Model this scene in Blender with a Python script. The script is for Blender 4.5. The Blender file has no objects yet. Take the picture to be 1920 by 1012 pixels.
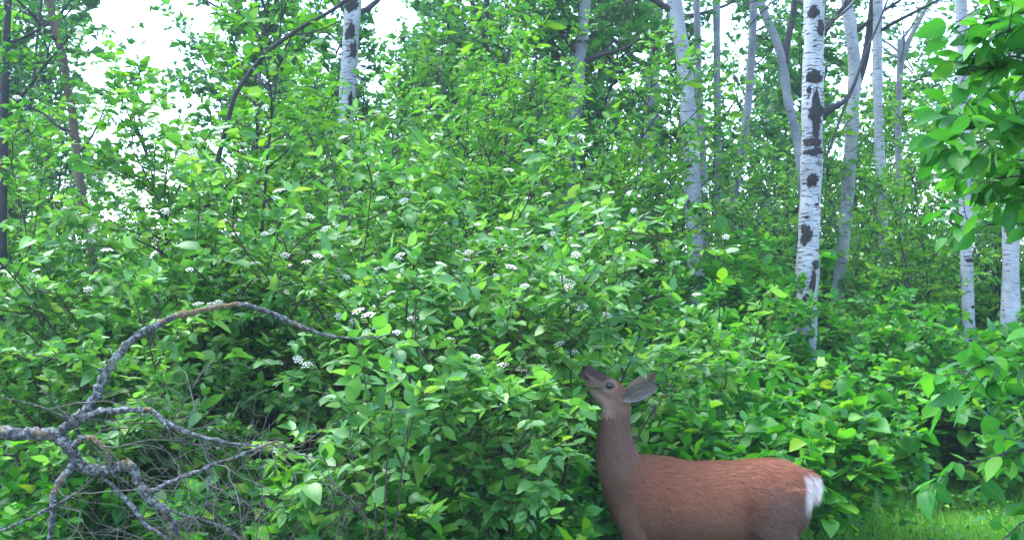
import bpy, math
import numpy as np
from mathutils import Matrix, Vector

# ------------------------------------------------------------------ camera, sky, sun, exposure
SC = bpy.context.scene
COL = SC.collection
F = 2059.0                                   # focal length in photo pixels (photo 1920 x 1012)
CAMZ = 1.70
PITCH = math.atan((560 - 506) / F)
cam_d = bpy.data.cameras.new('camera')
cam_d.sensor_width = 36.0
cam_d.lens = 36.0 * F / 1920.0
cam_d.clip_start = 0.05
cam_d.clip_end = 2000.0
cam = bpy.data.objects.new('camera', cam_d)
cam.location = (0, 0, CAMZ)
cam.rotation_euler = (math.pi / 2 + PITCH, 0, 0)
COL.objects.link(cam)
SC.camera = cam

SUN_EL, SUN_AZ = math.radians(66), math.radians(300)     # azimuth clockwise from +Y
world = bpy.data.worlds.new('World')
SC.world = world
world.use_nodes = True
wn = world.node_tree
wn.nodes.clear()
w_out = wn.nodes.new('ShaderNodeOutputWorld')
w_bg = wn.nodes.new('ShaderNodeBackground')
w_sky = wn.nodes.new('ShaderNodeTexSky')
w_sky.sky_type = 'NISHITA'
w_sky.sun_disc = False
w_sky.sun_elevation = SUN_EL
w_sky.sun_rotation = SUN_AZ
w_sky.air_density = 1.0
w_sky.dust_density = 0.6
w_sky.ozone_density = 1.0
w_bg.inputs['Strength'].default_value = 0.15
wn.links.new(w_sky.outputs[0], w_bg.inputs['Color'])
wn.links.new(w_bg.outputs[0], w_out.inputs['Surface'])

sun_d = bpy.data.lights.new('sun', 'SUN')
sun_d.energy = 1.15
sun_d.angle = math.radians(40)
sun_d.color = (1.0, 0.98, 0.95)
sun = bpy.data.objects.new('sun', sun_d)
sdir = Vector((math.sin(SUN_AZ) * math.cos(SUN_EL), math.cos(SUN_AZ) * math.cos(SUN_EL), math.sin(SUN_EL)))
sun.rotation_euler = sdir.to_track_quat('Z', 'Y').to_euler()
sun.location = (0, 0, 30)
COL.objects.link(sun)

SC.view_settings.view_transform = 'Standard'
SC.view_settings.look = 'None'
SC.view_settings.gamma = 1.0
SC.view_settings.use_curve_mapping = False
SC.view_settings.exposure = 2.8
SC.cycles.max_bounces = 8
SC.cycles.diffuse_bounces = 5
SC.cycles.transmission_bounces = 6
SC.cycles.glossy_bounces = 2
SC.cycles.use_denoising = True


def at(px, py, Y):
    """World point seen at photo pixel (px, py) at distance Y along +Y."""
    u, v = (px - 960) / F, (506 - py) / F
    d = Y / (math.cos(PITCH) - v * math.sin(PITCH))
    return np.array([u * d, Y, CAMZ + d * (math.sin(PITCH) + v * math.cos(PITCH))])


def xat(px, Y):
    return (px - 960) / F * Y


# ------------------------------------------------------------------ mesh helpers
def fast_mesh(name, V, faces, mat=None, var=None, smooth=False, color=None):
    """faces: list of (n,k) index arrays; var: per-face floats in the same order; color: per-vertex rgb."""
    me = bpy.data.meshes.new(name)
    V = np.asarray(V, np.float32)
    faces = [np.asarray(f, np.int32) for f in faces if len(f)]
    me.vertices.add(len(V))
    me.vertices.foreach_set('co', V.ravel())
    li = np.concatenate([f.ravel() for f in faces])
    cnt = np.concatenate([np.full(len(f), f.shape[1], np.int32) for f in faces])
    me.loops.add(len(li))
    me.loops.foreach_set('vertex_index', li)
    me.polygons.add(len(cnt))
    st = np.concatenate([[0], np.cumsum(cnt)[:-1]]).astype(np.int32)
    me.polygons.foreach_set('loop_start', st)
    me.update(calc_edges=True)
    if smooth:
        me.polygons.foreach_set('use_smooth', np.ones(len(cnt), bool))
    if var is not None:
        a = me.attributes.new('var', 'FLOAT', 'FACE')
        a.data.foreach_set('value', np.asarray(var, np.float32))
    if color is not None:
        a = me.attributes.new('coat', 'FLOAT_COLOR', 'POINT')
        c = np.ones((len(V), 4), np.float32)
        c[:, :3] = color
        a.data.foreach_set('color', c.ravel())
    if mat:
        me.materials.append(mat)
    return me


def link(name, data, parent=None, loc=None):
    o = bpy.data.objects.new(name, data)
    COL.objects.link(o)
    if parent:
        o.parent = parent
    if loc is not None:
        o.location = loc
    return o


def tag(o, label=None, cat=None, group=None, kind=None):
    if label: o['label'] = label
    if cat: o['category'] = cat
    if group: o['group'] = group
    if kind: o['kind'] = kind
    return o


def thing(name, loc, label, cat, group=None, rz=0.0, sc=1.0):
    o = link(name, None, None, loc)
    o.empty_display_size = 0.1
    o.rotation_euler = (0, 0, rz)
    o.scale = (sc, sc, sc)
    return tag(o, label, cat, group)


def norm(a):
    return a / np.maximum(np.linalg.norm(a, axis=-1, keepdims=True), 1e-9)


def catmull(P, n):
    P = np.asarray(P, float)
    Q = np.vstack([2 * P[0] - P[1], P, 2 * P[-1] - P[-2]])
    out = []
    for i in range(1, len(Q) - 2):
        t = np.linspace(0, 1, n, endpoint=False)[:, None]
        a, b, c, d = Q[i - 1], Q[i], Q[i + 1], Q[i + 2]
        out.append(0.5 * ((2 * b) + (c - a) * t + (2 * a - 5 * b + 4 * c - d) * t ** 2 + (3 * b - a - 3 * c + d) * t ** 3))
    out.append(P[-1:])
    return np.vstack(out)


def tubes(P, R, sides):
    """Batch of tubes: P (N,K,3), R (N,K) -> verts, quads, caps as tri fans at the end."""
    P = np.asarray(P, float); R = np.asarray(R, float)
    N, K, _ = P.shape
    T = np.empty_like(P)
    T[:, 1:-1] = P[:, 2:] - P[:, :-2]
    T[:, 0] = P[:, 1] - P[:, 0]
    T[:, -1] = P[:, -1] - P[:, -2]
    T = norm(T)
    mean = norm(T.mean(1))
    ref = np.where(np.abs(mean[:, 2:3]) > 0.9, np.array([[1.0, 0, 0]]), np.array([[0, 0, 1.0]]))
    A = norm(np.cross(T, np.repeat(ref[:, None], K, 1)))
    B = np.cross(T, A)
    ang = np.arange(sides) * 2 * math.pi / sides
    V = P[:, :, None] + R[:, :, None, None] * (A[:, :, None] * np.cos(ang)[None, None, :, None] + B[:, :, None] * np.sin(ang)[None, None, :, None])
    V = V.reshape(-1, 3)
    n, k, s = np.meshgrid(np.arange(N), np.arange(K - 1), np.arange(sides), indexing='ij')
    b = n * K * sides + k * sides
    s2 = (s + 1) % sides
    Q = np.stack([b + s, b + s2, b + sides + s2, b + sides + s], -1).reshape(-1, 4)
    return V, Q


# ------------------------------------------------------------------ growth
def curves(S, D, L, K, grav, jit, rng):
    N = len(S)
    P = np.empty((N, K + 1, 3)); T = np.empty((N, K + 1, 3))
    p = S.copy(); d = norm(D.copy())
    P[:, 0] = p; T[:, 0] = d
    for k in range(K):
        p = p + d * (L / K)[:, None]
        d = d + rng.normal(0, jit, (N, 3)) / math.sqrt(K)
        d[:, 2] += grav / K
        d = norm(d)
        P[:, k + 1] = p; T[:, k + 1] = d
    return P, T


def sample(P, T, t):
    """t (N,m) -> points and tangents (N,m,3)"""
    K = P.shape[1] - 1
    x = np.clip(t * K, 0, K - 1e-6)
    i = x.astype(int); f = (x - i)[..., None]
    n = np.arange(len(P))[:, None]
    return P[n, i] * (1 - f) + P[n, i + 1] * f, norm(T[n, i] * (1 - f) + T[n, i + 1] * f)


def spawn(P, T, m, t0, t1, ang, rng, flat=1.0, lift=0.0):
    N = len(P)
    t = (np.arange(m)[None] + rng.random((N, m))) / m * (t1 - t0) + t0
    S, Tt = sample(P, T, t)
    r = rng.normal(size=(N, m, 3)); r[..., 2] = r[..., 2] * flat + lift
    perp = norm(r - (r * Tt).sum(-1, keepdims=True) * Tt)
    a = rng.normal(ang, 0.18, (N, m, 1))
    D = norm(Tt * np.cos(a) + perp * np.sin(a))
    return S.reshape(-1, 3), D.reshape(-1, 3), t.reshape(-1)


def leaves_on(P, T, n, size, rng, t0=0.1, tilt=0.45, droop=0.15, sv=0.22):
    N = len(P)
    t = np.concatenate([np.sort(rng.random((N, n - 1)), 1) * (1 - t0) + t0, np.ones((N, 1))], 1)
    S, Tt = sample(P, T, t)
    up = np.array([0, 0, 1.0])
    side = norm(np.cross(Tt, up) + 1e-4)
    sgn = np.where((np.arange(n) % 2) == 0, 1.0, -1.0)[None, :, None]
    along = np.where(np.arange(n) == n - 1, 2.5, 0.55)[None, :, None]
    D = norm(Tt * along + side * sgn + rng.normal(0, 0.35, (N, n, 3)) - up * droop)
    Nn = up + rng.normal(0, tilt, (N, n, 3))
    Nn = norm(Nn - (Nn * D).sum(-1, keepdims=True) * D)
    sz = size * np.exp(rng.normal(0, sv, (N, n)))
    return S.reshape(-1, 3), D.reshape(-1, 3), Nn.reshape(-1, 3), sz.reshape(-1)


# leaf templates: x along the leaf, y across, z up
LEAF_HI_V = np.array([[0, 0, 0], [.30, 0, -.015], [.66, 0, -.04], [1.0, 0, -.13],
                      [.26, .25, .05], [.60, .235, .02], [.85, .10, -.06],
                      [.26, -.25, .05], [.60, -.235, .02], [.85, -.10, -.06]], float)
LEAF_HI_T = np.array([[0, 1, 4], [2, 3, 6], [1, 0, 7], [3, 2, 9]])
LEAF_HI_Q = np.array([[1, 2, 5, 4], [2, 1, 7, 8]])
LEAF_HI_T2 = np.array([[2, 6, 5], [2, 8, 9]])
LEAF_MID_V = np.array([[0, 0, 0], [1, 0, -.10], [.32, .27, .06], [.72, .20, .0], [.32, -.27, .06], [.72, -.20, .0]], float)
LEAF_MID_Q = np.array([[0, 1, 3, 2], [1, 0, 4, 5]])
LEAF_LO_V = np.array([[0, 0, 0], [1, 0, -.08], [.42, .33, .06], [.42, -.33, .06]], float)
LEAF_LO_T = np.array([[0, 1, 2], [1, 0, 3]])


def leaf_mesh(name, lv, mat, lod, rng, wide=1.0):
    S, D, N, sz = lv
    M = len(S)
    B = np.cross(N, D)
    tv = {'lo': LEAF_LO_V, 'mid': LEAF_MID_V, 'hi': LEAF_HI_V}[lod]
    w = wide * np.exp(rng.normal(0, .08, M))
    cur = rng.normal(1.0, 1.1, M)
    V = S[:, None] + sz[:, None, None] * (D[:, None] * tv[None, :, :1] + B[:, None] * tv[None, :, 1:2] * w[:, None, None] + N[:, None] * tv[None, :, 2:] * cur[:, None, None])
    off = (np.arange(M) * len(tv))[:, None, None]
    fs = {'lo': [LEAF_LO_T], 'mid': [LEAF_MID_Q], 'hi': [np.vstack([LEAF_HI_T, LEAF_HI_T2]), LEAF_HI_Q]}[lod]
    faces = [(f[None] + off).reshape(-1, f.shape[1]) for f in fs]
    v = rng.random(M)
    var = np.concatenate([np.repeat(v, len(f)) for f in fs])
    return fast_mesh(name, V.reshape(-1, 3), faces, mat, var)


# ------------------------------------------------------------------ materials
def new_mat(name):
    m = bpy.data.materials.new(name)
    m.use_nodes = True
    nt = m.node_tree
    nt.nodes.clear()
    out = nt.nodes.new('ShaderNodeOutputMaterial')
    return m, nt, out


def ramp(nt, fac, stops, interp='LINEAR'):
    r = nt.nodes.new('ShaderNodeValToRGB')
    r.color_ramp.interpolation = interp
    e = r.color_ramp.elements
    while len(e) < len(stops):
        e.new(0.5)
    for i, (p, c) in enumerate(stops):
        e[i].position = p
        e[i].color = (*c, 1) if len(c) == 3 else c
    if fac is not None:
        nt.links.new(fac, r.inputs['Fac'])
    return r.outputs['Color']


def noise(nt, vec, scale, detail=4, rough=.55, dist=0.0):
    n = nt.nodes.new('ShaderNodeTexNoise')
    n.inputs['Scale'].default_value = scale
    n.inputs['Detail'].default_value = detail
    n.inputs['Roughness'].default_value = rough
    n.inputs['Distortion'].default_value = dist
    if vec is not None:
        nt.links.new(vec, n.inputs['Vector'])
    return n.outputs['Fac']


def mapping(nt, vec, scale):
    m = nt.nodes.new('ShaderNodeMapping')
    m.inputs['Scale'].default_value = scale
    nt.links.new(vec, m.inputs['Vector'])
    return m.outputs['Vector']


def mixc(nt, fac, a, b, mode='MIX'):
    m = nt.nodes.new('ShaderNodeMix')
    m.data_type = 'RGBA'
    m.blend_type = mode
    for sock, v in ((m.inputs[0], fac), (m.inputs[6], a), (m.inputs[7], b)):
        if hasattr(v, 'is_linked') or isinstance(v, bpy.types.NodeSocket):
            nt.links.new(v, sock)
        elif isinstance(v, (int, float)):
            sock.default_value = v
        else:
            sock.default_value = (*v, 1)
    return m.outputs[2]


def leaf_mat(name, stops, per_object=False, transl=0.48, gloss=0.10, rough=.42, tscale=(1.25, 1.35, .55)):
    m, nt, out = new_mat(name)
    if per_object:
        oi = nt.nodes.new('ShaderNodeObjectInfo'); fac = oi.outputs['Random']
    else:
        at_ = nt.nodes.new('ShaderNodeAttribute'); at_.attribute_name = 'var'; fac = at_.outputs['Fac']
    col = ramp(nt, fac, stops)
    tc = nt.nodes.new('ShaderNodeTexCoord')
    if per_object:
        # side veins and pale midrib in the leaf's own coordinates
        sep = nt.nodes.new('ShaderNodeSeparateXYZ'); nt.links.new(tc.outputs['Object'], sep.inputs[0])
        ab = nt.nodes.new('ShaderNodeMath'); ab.operation = 'ABSOLUTE'; nt.links.new(sep.outputs[1], ab.inputs[0])
        v1 = nt.nodes.new('ShaderNodeMath'); v1.operation = 'MULTIPLY_ADD'
        nt.links.new(ab.outputs[0], v1.inputs[0]); v1.inputs[1].default_value = -1.1; nt.links.new(sep.outputs[0], v1.inputs[2])
        fr = nt.nodes.new('ShaderNodeMath'); fr.operation = 'PINGPONG'; nt.links.new(v1.outputs[0], fr.inputs[0]); fr.inputs[1].default_value = 0.07
        vein = ramp(nt, fr.outputs[0], [(0.0, (1, 1, 1)), (0.018, (0, 0, 0))])
        rib = ramp(nt, ab.outputs[0], [(0.0, (1, 1, 1)), (0.02, (0, 0, 0))])
        vr = mixc(nt, 1.0, vein, rib, 'ADD')
        vm = nt.nodes.new('ShaderNodeMath'); vm.operation = 'MULTIPLY'; nt.links.new(vr, vm.inputs[0]); vm.inputs[1].default_value = .22
        vm.use_clamp = True
        col = mixc(nt, vm.outputs[0], col, (0.20, 0.32, 0.12))
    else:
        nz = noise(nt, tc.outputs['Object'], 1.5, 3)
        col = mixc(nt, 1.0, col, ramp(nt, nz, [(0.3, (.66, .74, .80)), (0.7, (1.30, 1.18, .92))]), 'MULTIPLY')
    dif = nt.nodes.new('ShaderNodeBsdfDiffuse'); nt.links.new(col, dif.inputs['Color'])
    trn = nt.nodes.new('ShaderNodeBsdfTranslucent')
    tcol = mixc(nt, 1.0, col, tscale, 'MULTIPLY'); nt.links.new(tcol, trn.inputs['Color'])
    mx = nt.nodes.new('ShaderNodeMixShader'); mx.inputs[0].default_value = transl
    nt.links.new(dif.outputs[0], mx.inputs[1]); nt.links.new(trn.outputs[0], mx.inputs[2])
    gl = nt.nodes.new('ShaderNodeBsdfGlossy'); gl.inputs['Roughness'].default_value = rough
    gl.inputs['Color'].default_value = (.9, 1, .95, 1)
    lw = nt.nodes.new('ShaderNodeLayerWeight'); lw.inputs[0].default_value = .5
    fr = nt.nodes.new('ShaderNodeMath'); fr.operation = 'POWER'; nt.links.new(lw.outputs['Facing'], fr.inputs[0]); fr.inputs[1].default_value = 4.0
    fm = nt.nodes.new('ShaderNodeMath'); fm.operation = 'MULTIPLY_ADD'
    nt.links.new(fr.outputs[0], fm.inputs[0]); fm.inputs[1].default_value = .16; fm.inputs[2].default_value = gloss * .22
    m2 = nt.nodes.new('ShaderNodeMixShader'); nt.links.new(fm.outputs[0], m2.inputs[0])
    nt.links.new(mx.outputs[0], m2.inputs[1]); nt.links.new(gl.outputs[0], m2.inputs[2])
    nt.links.new(m2.outputs[0], out.inputs['Surface'])
    return m


def surf(nt, out, col, rough=.85, bump=None, bstr=.4, bdist=.01, spec=.3):
    p = nt.nodes.new('ShaderNodeBsdfPrincipled')
    p.inputs['Roughness'].default_value = rough
    p.inputs['Specular IOR Level'].default_value = spec
    if isinstance(col, tuple): p.inputs['Base Color'].default_value = (*col, 1)
    else: nt.links.new(col, p.inputs['Base Color'])
    if bump is not None:
        b = nt.nodes.new('ShaderNodeBump'); b.inputs['Strength'].default_value = bstr; b.inputs['Distance'].default_value = bdist
        nt.links.new(bump, b.inputs['Height']); nt.links.new(b.outputs[0], p.inputs['Normal'])
    nt.links.new(p.outputs[0], out.inputs['Surface'])
    return p


def bark_mat(name, c1, c2, scale=18, zs=.25):
    m, nt, out = new_mat(name)
    tc = nt.nodes.new('ShaderNodeTexCoord')
    v = mapping(nt, tc.outputs['Object'], (1, 1, zs))
    n = noise(nt, v, scale, 6, .65)
    n2 = noise(nt, tc.outputs['Object'], 3, 3)
    col = mixc(nt, n2, ramp(nt, n, [(.3, c1), (.7, c2)]), c1)
    surf(nt, out, col, .9, n, .7, .01)
    return m


def birch_mat(name, white, grey, dash=(.05, .045, .045), patch=.66, dashes=.60):
    m, nt, out = new_mat(name)
    tc = nt.nodes.new('ShaderNodeTexCoord'); O = tc.outputs['Object']
    big = noise(nt, mapping(nt, O, (1.6, 1.6, 1.0)), 2.2, 3)
    col = ramp(nt, big, [(.35, grey), (.6, white)])
    fine = noise(nt, mapping(nt, O, (5, 5, 34)), 2.0, 4, .6)
    col = mixc(nt, ramp(nt, fine, [(.35, (.6, .6, .6)), (.6, (0, 0, 0))]), col, grey)
    d = noise(nt, mapping(nt, O, (9, 9, 60)), 1.0, 3, .6, .3)
    dm = ramp(nt, d, [(dashes, (0, 0, 0)), (dashes + .035, (1, 1, 1))])
    col = mixc(nt, dm, col, dash)
    pt = noise(nt, mapping(nt, O, (5.5, 5.5, 4.2)), 1.6, 6, .66, .4)
    pm = ramp(nt, pt, [(patch, (0, 0, 0)), (patch + .03, (1, 1, 1))])
    col = mixc(nt, pm, col, (.055, .045, .042))
    bump = mixc(nt, 1.0, fine, pm, 'ADD')
    surf(nt, out, col, .75, bump, .5, .008)
    return m


M_DOG = [(0, (.050, .185, .032)), (.45, (.092, .275, .050)), (.8, (.155, .365, .080)), (.96, (.22, .43, .095)), (1, (.27, .42, .07))]
M_UND = [(0, (.024, .155, .014)), (.5, (.052, .260, .018)), (.85, (.110, .360, .024)), (.97, (.21, .44, .026)), (1, (.28, .42, .03))]
M_FAR = [(0, (.022, .110, .026)), (.5, (.042, .175, .032)), (1, (.095, .26, .040))]
M_SAP = [(0, (.036, .175, .017)), (.5, (.085, .28, .024)), (1, (.20, .40, .028))]
MAT = {
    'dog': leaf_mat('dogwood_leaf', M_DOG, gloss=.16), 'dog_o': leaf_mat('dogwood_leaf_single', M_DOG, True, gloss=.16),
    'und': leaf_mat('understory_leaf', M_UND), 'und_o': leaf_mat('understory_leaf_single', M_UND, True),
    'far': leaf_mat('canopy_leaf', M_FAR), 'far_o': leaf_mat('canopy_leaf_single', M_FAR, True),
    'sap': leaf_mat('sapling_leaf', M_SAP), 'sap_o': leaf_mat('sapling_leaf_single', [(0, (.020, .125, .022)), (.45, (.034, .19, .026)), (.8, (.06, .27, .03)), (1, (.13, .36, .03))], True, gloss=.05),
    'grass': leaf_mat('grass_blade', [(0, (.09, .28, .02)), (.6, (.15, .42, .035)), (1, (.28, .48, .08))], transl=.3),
    'twig': bark_mat('shrub_bark', (.045, .036, .028), (.11, .085, .065), 30),
    'redtwig': bark_mat('dogwood_bark', (.045, .033, .026), (.10, .07, .052), 30),
    'dark': bark_mat('dark_bark', (.028, .026, .027), (.085, .078, .075), 22),
    'brown': bark_mat('brown_bark', (.06, .045, .035), (.22, .155, .11), 16),
    'scar': bark_mat('bark_scar', (.012, .011, .011), (.085, .072, .068), 55, .5),
    'birch': birch_mat('birch_bark', (.47, .47, .48), (.26, .26, .275), dashes=.555, patch=.635),
    'birch2': birch_mat('slender_birch_bark', (.41, .415, .425), (.22, .225, .24), patch=.69, dashes=.60),
    'aspen': birch_mat('grey_aspen_bark', (.25, .255, .27), (.13, .135, .145), patch=.70, dashes=.64),
}


def lichen_mat():
    m, nt, out = new_mat('lichen_bark')
    tc = nt.nodes.new('ShaderNodeTexCoord'); O = tc.outputs['Object']
    a = noise(nt, O, 48, 6, .7)
    col = ramp(nt, a, [(.34, (.028, .026, .026)), (.48, (.085, .085, .085)), (.56, (.22, .24, .235)), (.66, (.40, .43, .41))])
    b = noise(nt, O, 150, 4, .7)
    col = mixc(nt, ramp(nt, b, [(.5, (0, 0, 0)), (.62, (.75, .75, .75))]), col, (.05, .048, .045))
    c = noise(nt, O, 5.2, 3, .6)
    cm = mixc(nt, 1.0, ramp(nt, c, [(.585, (0, 0, 0)), (.64, (.85, .85, .85))]), ramp(nt, b, [(.40, (0, 0, 0)), (.52, (.9, .9, .9))]), 'MULTIPLY')
    col = mixc(nt, cm, col, (.27, .16, .035))
    g = noise(nt, O, 9, 4, .6)
    col = mixc(nt, ramp(nt, g, [(.60, (0, 0, 0)), (.70, (.6, .6, .6))]), col, (.16, .22, .10))
    surf(nt, out, col, .92, mixc(nt, 1.0, a, b, 'ADD'), .9, .012)
    return m


MAT['lichen'] = lichen_mat()
m_, nt_, out_ = new_mat('dead_twig_bark')
tc_ = nt_.nodes.new('ShaderNodeTexCoord')
surf(nt_, out_, ramp(nt_, noise(nt_, tc_.outputs['Object'], 9, 4), [(.3, (.045, .040, .035)), (.7, (.15, .14, .125))]), .9)
MAT['deadtwig'] = m_
m_, nt_, out_ = new_mat('dogwood_petal')
tc_ = nt_.nodes.new('ShaderNodeTexCoord')
surf(nt_, out_, ramp(nt_, noise(nt_, tc_.outputs['Object'], 60, 2), [(.3, (.50, .47, .38)), (.6, (.70, .66, .58))]), .8)
MAT['petal'] = m_
m_, nt_, out_ = new_mat('forest_floor')
tc_ = nt_.nodes.new('ShaderNodeTexCoord')
O_ = tc_.outputs['Object']
c_ = ramp(nt_, noise(nt_, O_, 14, 6, .7), [(.3, (.022, .017, .012)), (.55, (.062, .046, .030)), (.75, (.12, .088, .055))])
c_ = mixc(nt_, ramp(nt_, noise(nt_, O_, 1.1, 4), [(.42, (0, 0, 0)), (.6, (.8, .8, .8))]), c_, (.035, .075, .018))
surf(nt_, out_, c_, .95, noise(nt_, O_, 30, 5, .7), .8, .03)
MAT['ground'] = m_

# ------------------------------------------------------------------ ground
def ground_z(x, y):
    return 0.05 * np.sin(x * .45 + 1.0) * np.cos(y * .38) + 0.03 * np.sin(x * 1.3 + y * .9)


def build_ground():
    xs = np.concatenate([-np.geomspace(900, 16, 24), np.linspace(-15, 15, 61), np.geomspace(16, 900, 24)])
    ys = np.concatenate([-np.geomspace(300, 4, 12), np.linspace(-3, 40, 87), np.geomspace(42, 1800, 26)])
    X, Y = np.meshgrid(xs, ys)
    near = np.exp(-(np.maximum(0, np.hypot(X, Y - 15) - 20) / 15) ** 2)
    Z = ground_z(X, Y) * near
    V = np.stack([X, Y, Z], -1).reshape(-1, 3)
    nx = len(xs)
    i, j = np.meshgrid(np.arange(len(ys) - 1), np.arange(nx - 1), indexing='ij')
    b = i * nx + j
    Q = np.stack([b, b + 1, b + nx + 1, b + nx], -1).reshape(-1, 4)
    o = link('ground', fast_mesh('ground', V, [Q], MAT['ground'], smooth=True))
    tag(o, 'dark leaf littered forest floor under the shrubs', 'ground', kind='structure')


build_ground()

# ------------------------------------------------------------------ trees with visible trunks
def px_path(pts, Y, top_z, lean_keep=.6):
    """pts: [(px,py)] top to bottom of the visible trunk -> world path from the ground up to top_z."""
    W = np.array([at(x, y, Y) for x, y in pts])[::-1]          # bottom first
    d = W[0] - W[1] if len(W) > 1 else np.array([0, 0, -1.0])
    sl = d[0] / min(d[2], -1e-3) * lean_keep
    z0 = W[0][2]
    low = [np.array([W[0][0] + sl * (z - z0), Y, z]) for z in np.linspace(-0.05, z0, 4)[:-1]]
    u = W[-1] - W[-2]
    su = u[0] / max(u[2], 1e-3) * lean_keep
    hi = []
    if top_z > W[-1][2] + .3:
        for z in np.linspace(W[-1][2], top_z, 4)[1:]:
            hi.append(np.array([W[-1][0] + su * (z - W[-1][2]), Y + .05 * (z - W[-1][2]), z]))
    return catmull(np.vstack([low, W, hi] if hi else [low, W]), 6)


def trunk_mesh(name, path, r, mat, rng, sides=14, taper=.5, flare=1.25, jit=.05):
    K = len(path)
    s = np.linspace(0, 1, K)
    R = r * (1 - (1 - taper) * s)
    R *= 1 + (flare - 1) * np.exp(-path[:, 2] / .35)
    R *= 1 + rng.normal(0, jit, K)
    V, Q = tubes(path[None], R[None], sides)
    V = V + rng.normal(0, r * .025, V.shape)
    cap = np.arange(sides)[None] + (K - 1) * sides
    return fast_mesh(name, V, [Q, cap], mat, smooth=True), R


def crown_on(path, rng, nl, L, t0, nb, nt, nleaf, size, ang=.9, grav=.25):
    T = np.empty_like(path); T[1:-1] = path[2:] - path[:-2]; T[0] = path[1] - path[0]; T[-1] = path[-1] - path[-2]
    T = norm(T)
    S, D, t = spawn(path[None], T[None], nl, t0, 1.0, ang, rng)
    P1, T1 = curves(S, D, L * rng.uniform(.6, 1.1, len(S)) * (1.25 - .6 * t), 6, grav, .35, rng)
    S, D, t = spawn(P1, T1, nb, .2, 1.0, .8, rng)
    P2, T2 = curves(S, D, L * .42 * rng.uniform(.5, 1.1, len(S)), 4, .0, .4, rng)
    S, D, t = spawn(P2, T2, nt, .15, 1.0, .8, rng)
    P3, T3 = curves(S, D, L * .17 * rng.uniform(.6, 1.2, len(S)), 3, -.15, .4, rng)
    lv = leaves_on(P3, T3, nleaf, size, rng, tilt=.7, droop=.25)
    return P1, P2, P3, lv


def woody(levels, radii, sides):
    Vs, Qs, o = [], [], 0
    for P, (ra, rb), sd in zip(levels, radii, sides):
        R = np.linspace(ra, rb, P.shape[1])[None] * np.ones((len(P), 1))
        V, Q = tubes(P, R, sd)
        Vs.append(V); Qs.append(Q + o); o += len(V)
    return np.vstack(Vs), np.vstack(Qs)


def make_tree(name, label, pts, Y, wpx, mat, top_z, seed, crown=(7, 2.2, .45, 5, 4, 6), size=.06, group=None,
              lmat='far', limbmat='dark', taper=.5, extra=()):
    rng = np.random.default_rng(seed)
    path = px_path(pts, Y, top_z)
    base = np.array([path[0][0], Y, 0.0])
    path = path - base
    r = wpx / 2 * Y / F
    root = thing(name, base, label, 'tree', group)
    me, R = trunk_mesh('trunk', path, r, MAT[mat], rng, taper=taper)
    trunk = link('trunk', me, root)
    if crown:
        nl, L, t0, nb, nt, nf = crown
        P1, P2, P3, lv = crown_on(path, rng, nl, L, t0, nb, nt, nf, size)
        for k in range(len(P1)):
            V, Q = tubes(P1[k:k + 1], np.linspace(r * .38, r * .10, P1.shape[1])[None], 6)
            link('limb', fast_mesh('limb', V, [Q], MAT[limbmat], smooth=True), root)
        V, Q = woody([P2, P3], [(r * .1, r * .05), (.004, .002)], [4, 3])
        cr = link('crown', leaf_mesh('crown', lv, MAT[lmat], 'lo', rng), root)
        tw = link('twigs', fast_mesh('twigs', V, [Q], MAT[limbmat]), cr)
        tw['kind'] = 'stuff'
    for ex in extra:                                            # hand placed limbs: [(px,py,w)], dY
        e = np.array([at(x, y, Y + dy) for x, y, w, dy in ex]) - base
        ew = np.array([w for _, _, w, _ in ex]) / 2 * Y / F
        ep = catmull(np.column_stack([e, ew]), 5)
        V, Q = tubes(ep[None, :, :3], ep[None, :, 3], 8)
        link('limb', fast_mesh('limb', V, [Q], MAT[limbmat], smooth=True), root)
    return root, path, base, r, R


def bark_patch(root, path, R, base, py, Y, ang0, wang, h, seed, name='bark_scar', proud=.006, tall=False):
    """A ragged dark patch that wraps the trunk at the height seen at photo row py, centred on angle ang0 (0 = towards camera)."""
    rng = np.random.default_rng(seed)
    z = at(960, py, Y)[2]
    nu, nv = 15, 11
    us = np.linspace(-1, 1, nu); vs = np.linspace(-1, 1, nv)
    edge = 1 + np.convolve(rng.normal(0, .42, 70), np.ones(7) / 7, 'valid') + rng.normal(0, .11, 64)
    edge[-1] = edge[0]
    V = []
    for v in vs:
        for u in us:
            # squash the grid into a ragged lens
            th = math.atan2(v, u); e = edge[int((th + math.pi) / (2 * math.pi) * 63)]
            k = max(abs(u), abs(v)) / max(math.hypot(u, v), 1e-6) if (u or v) else 1
            uu, vv = u * k * e, v * k * e
            zz = z + vv * h * .5
            cx = np.interp(zz, path[:, 2], path[:, 0]); cy = np.interp(zz, path[:, 2], path[:, 1]); rr = np.interp(zz, path[:, 2], R)
            a = ang0 + uu * wang * .5
            lift = proud * (1 - (uu * uu + vv * vv) * .75) + rng.normal(0, .0012) + .0015
            rr = rr * 1.03 + lift
            V.append((cx + math.sin(a) * rr, cy - math.cos(a) * rr, zz))
    i, j = np.meshgrid(np.arange(nv - 1), np.arange(nu - 1), indexing='ij')
    b = i * nu + j
    Q = np.stack([b, b + 1, b + nu + 1, b + nu], -1).reshape(-1, 4)
    link(name, fast_mesh(name, np.array(V), [Q], MAT['scar'], smooth=True), root)


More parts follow.
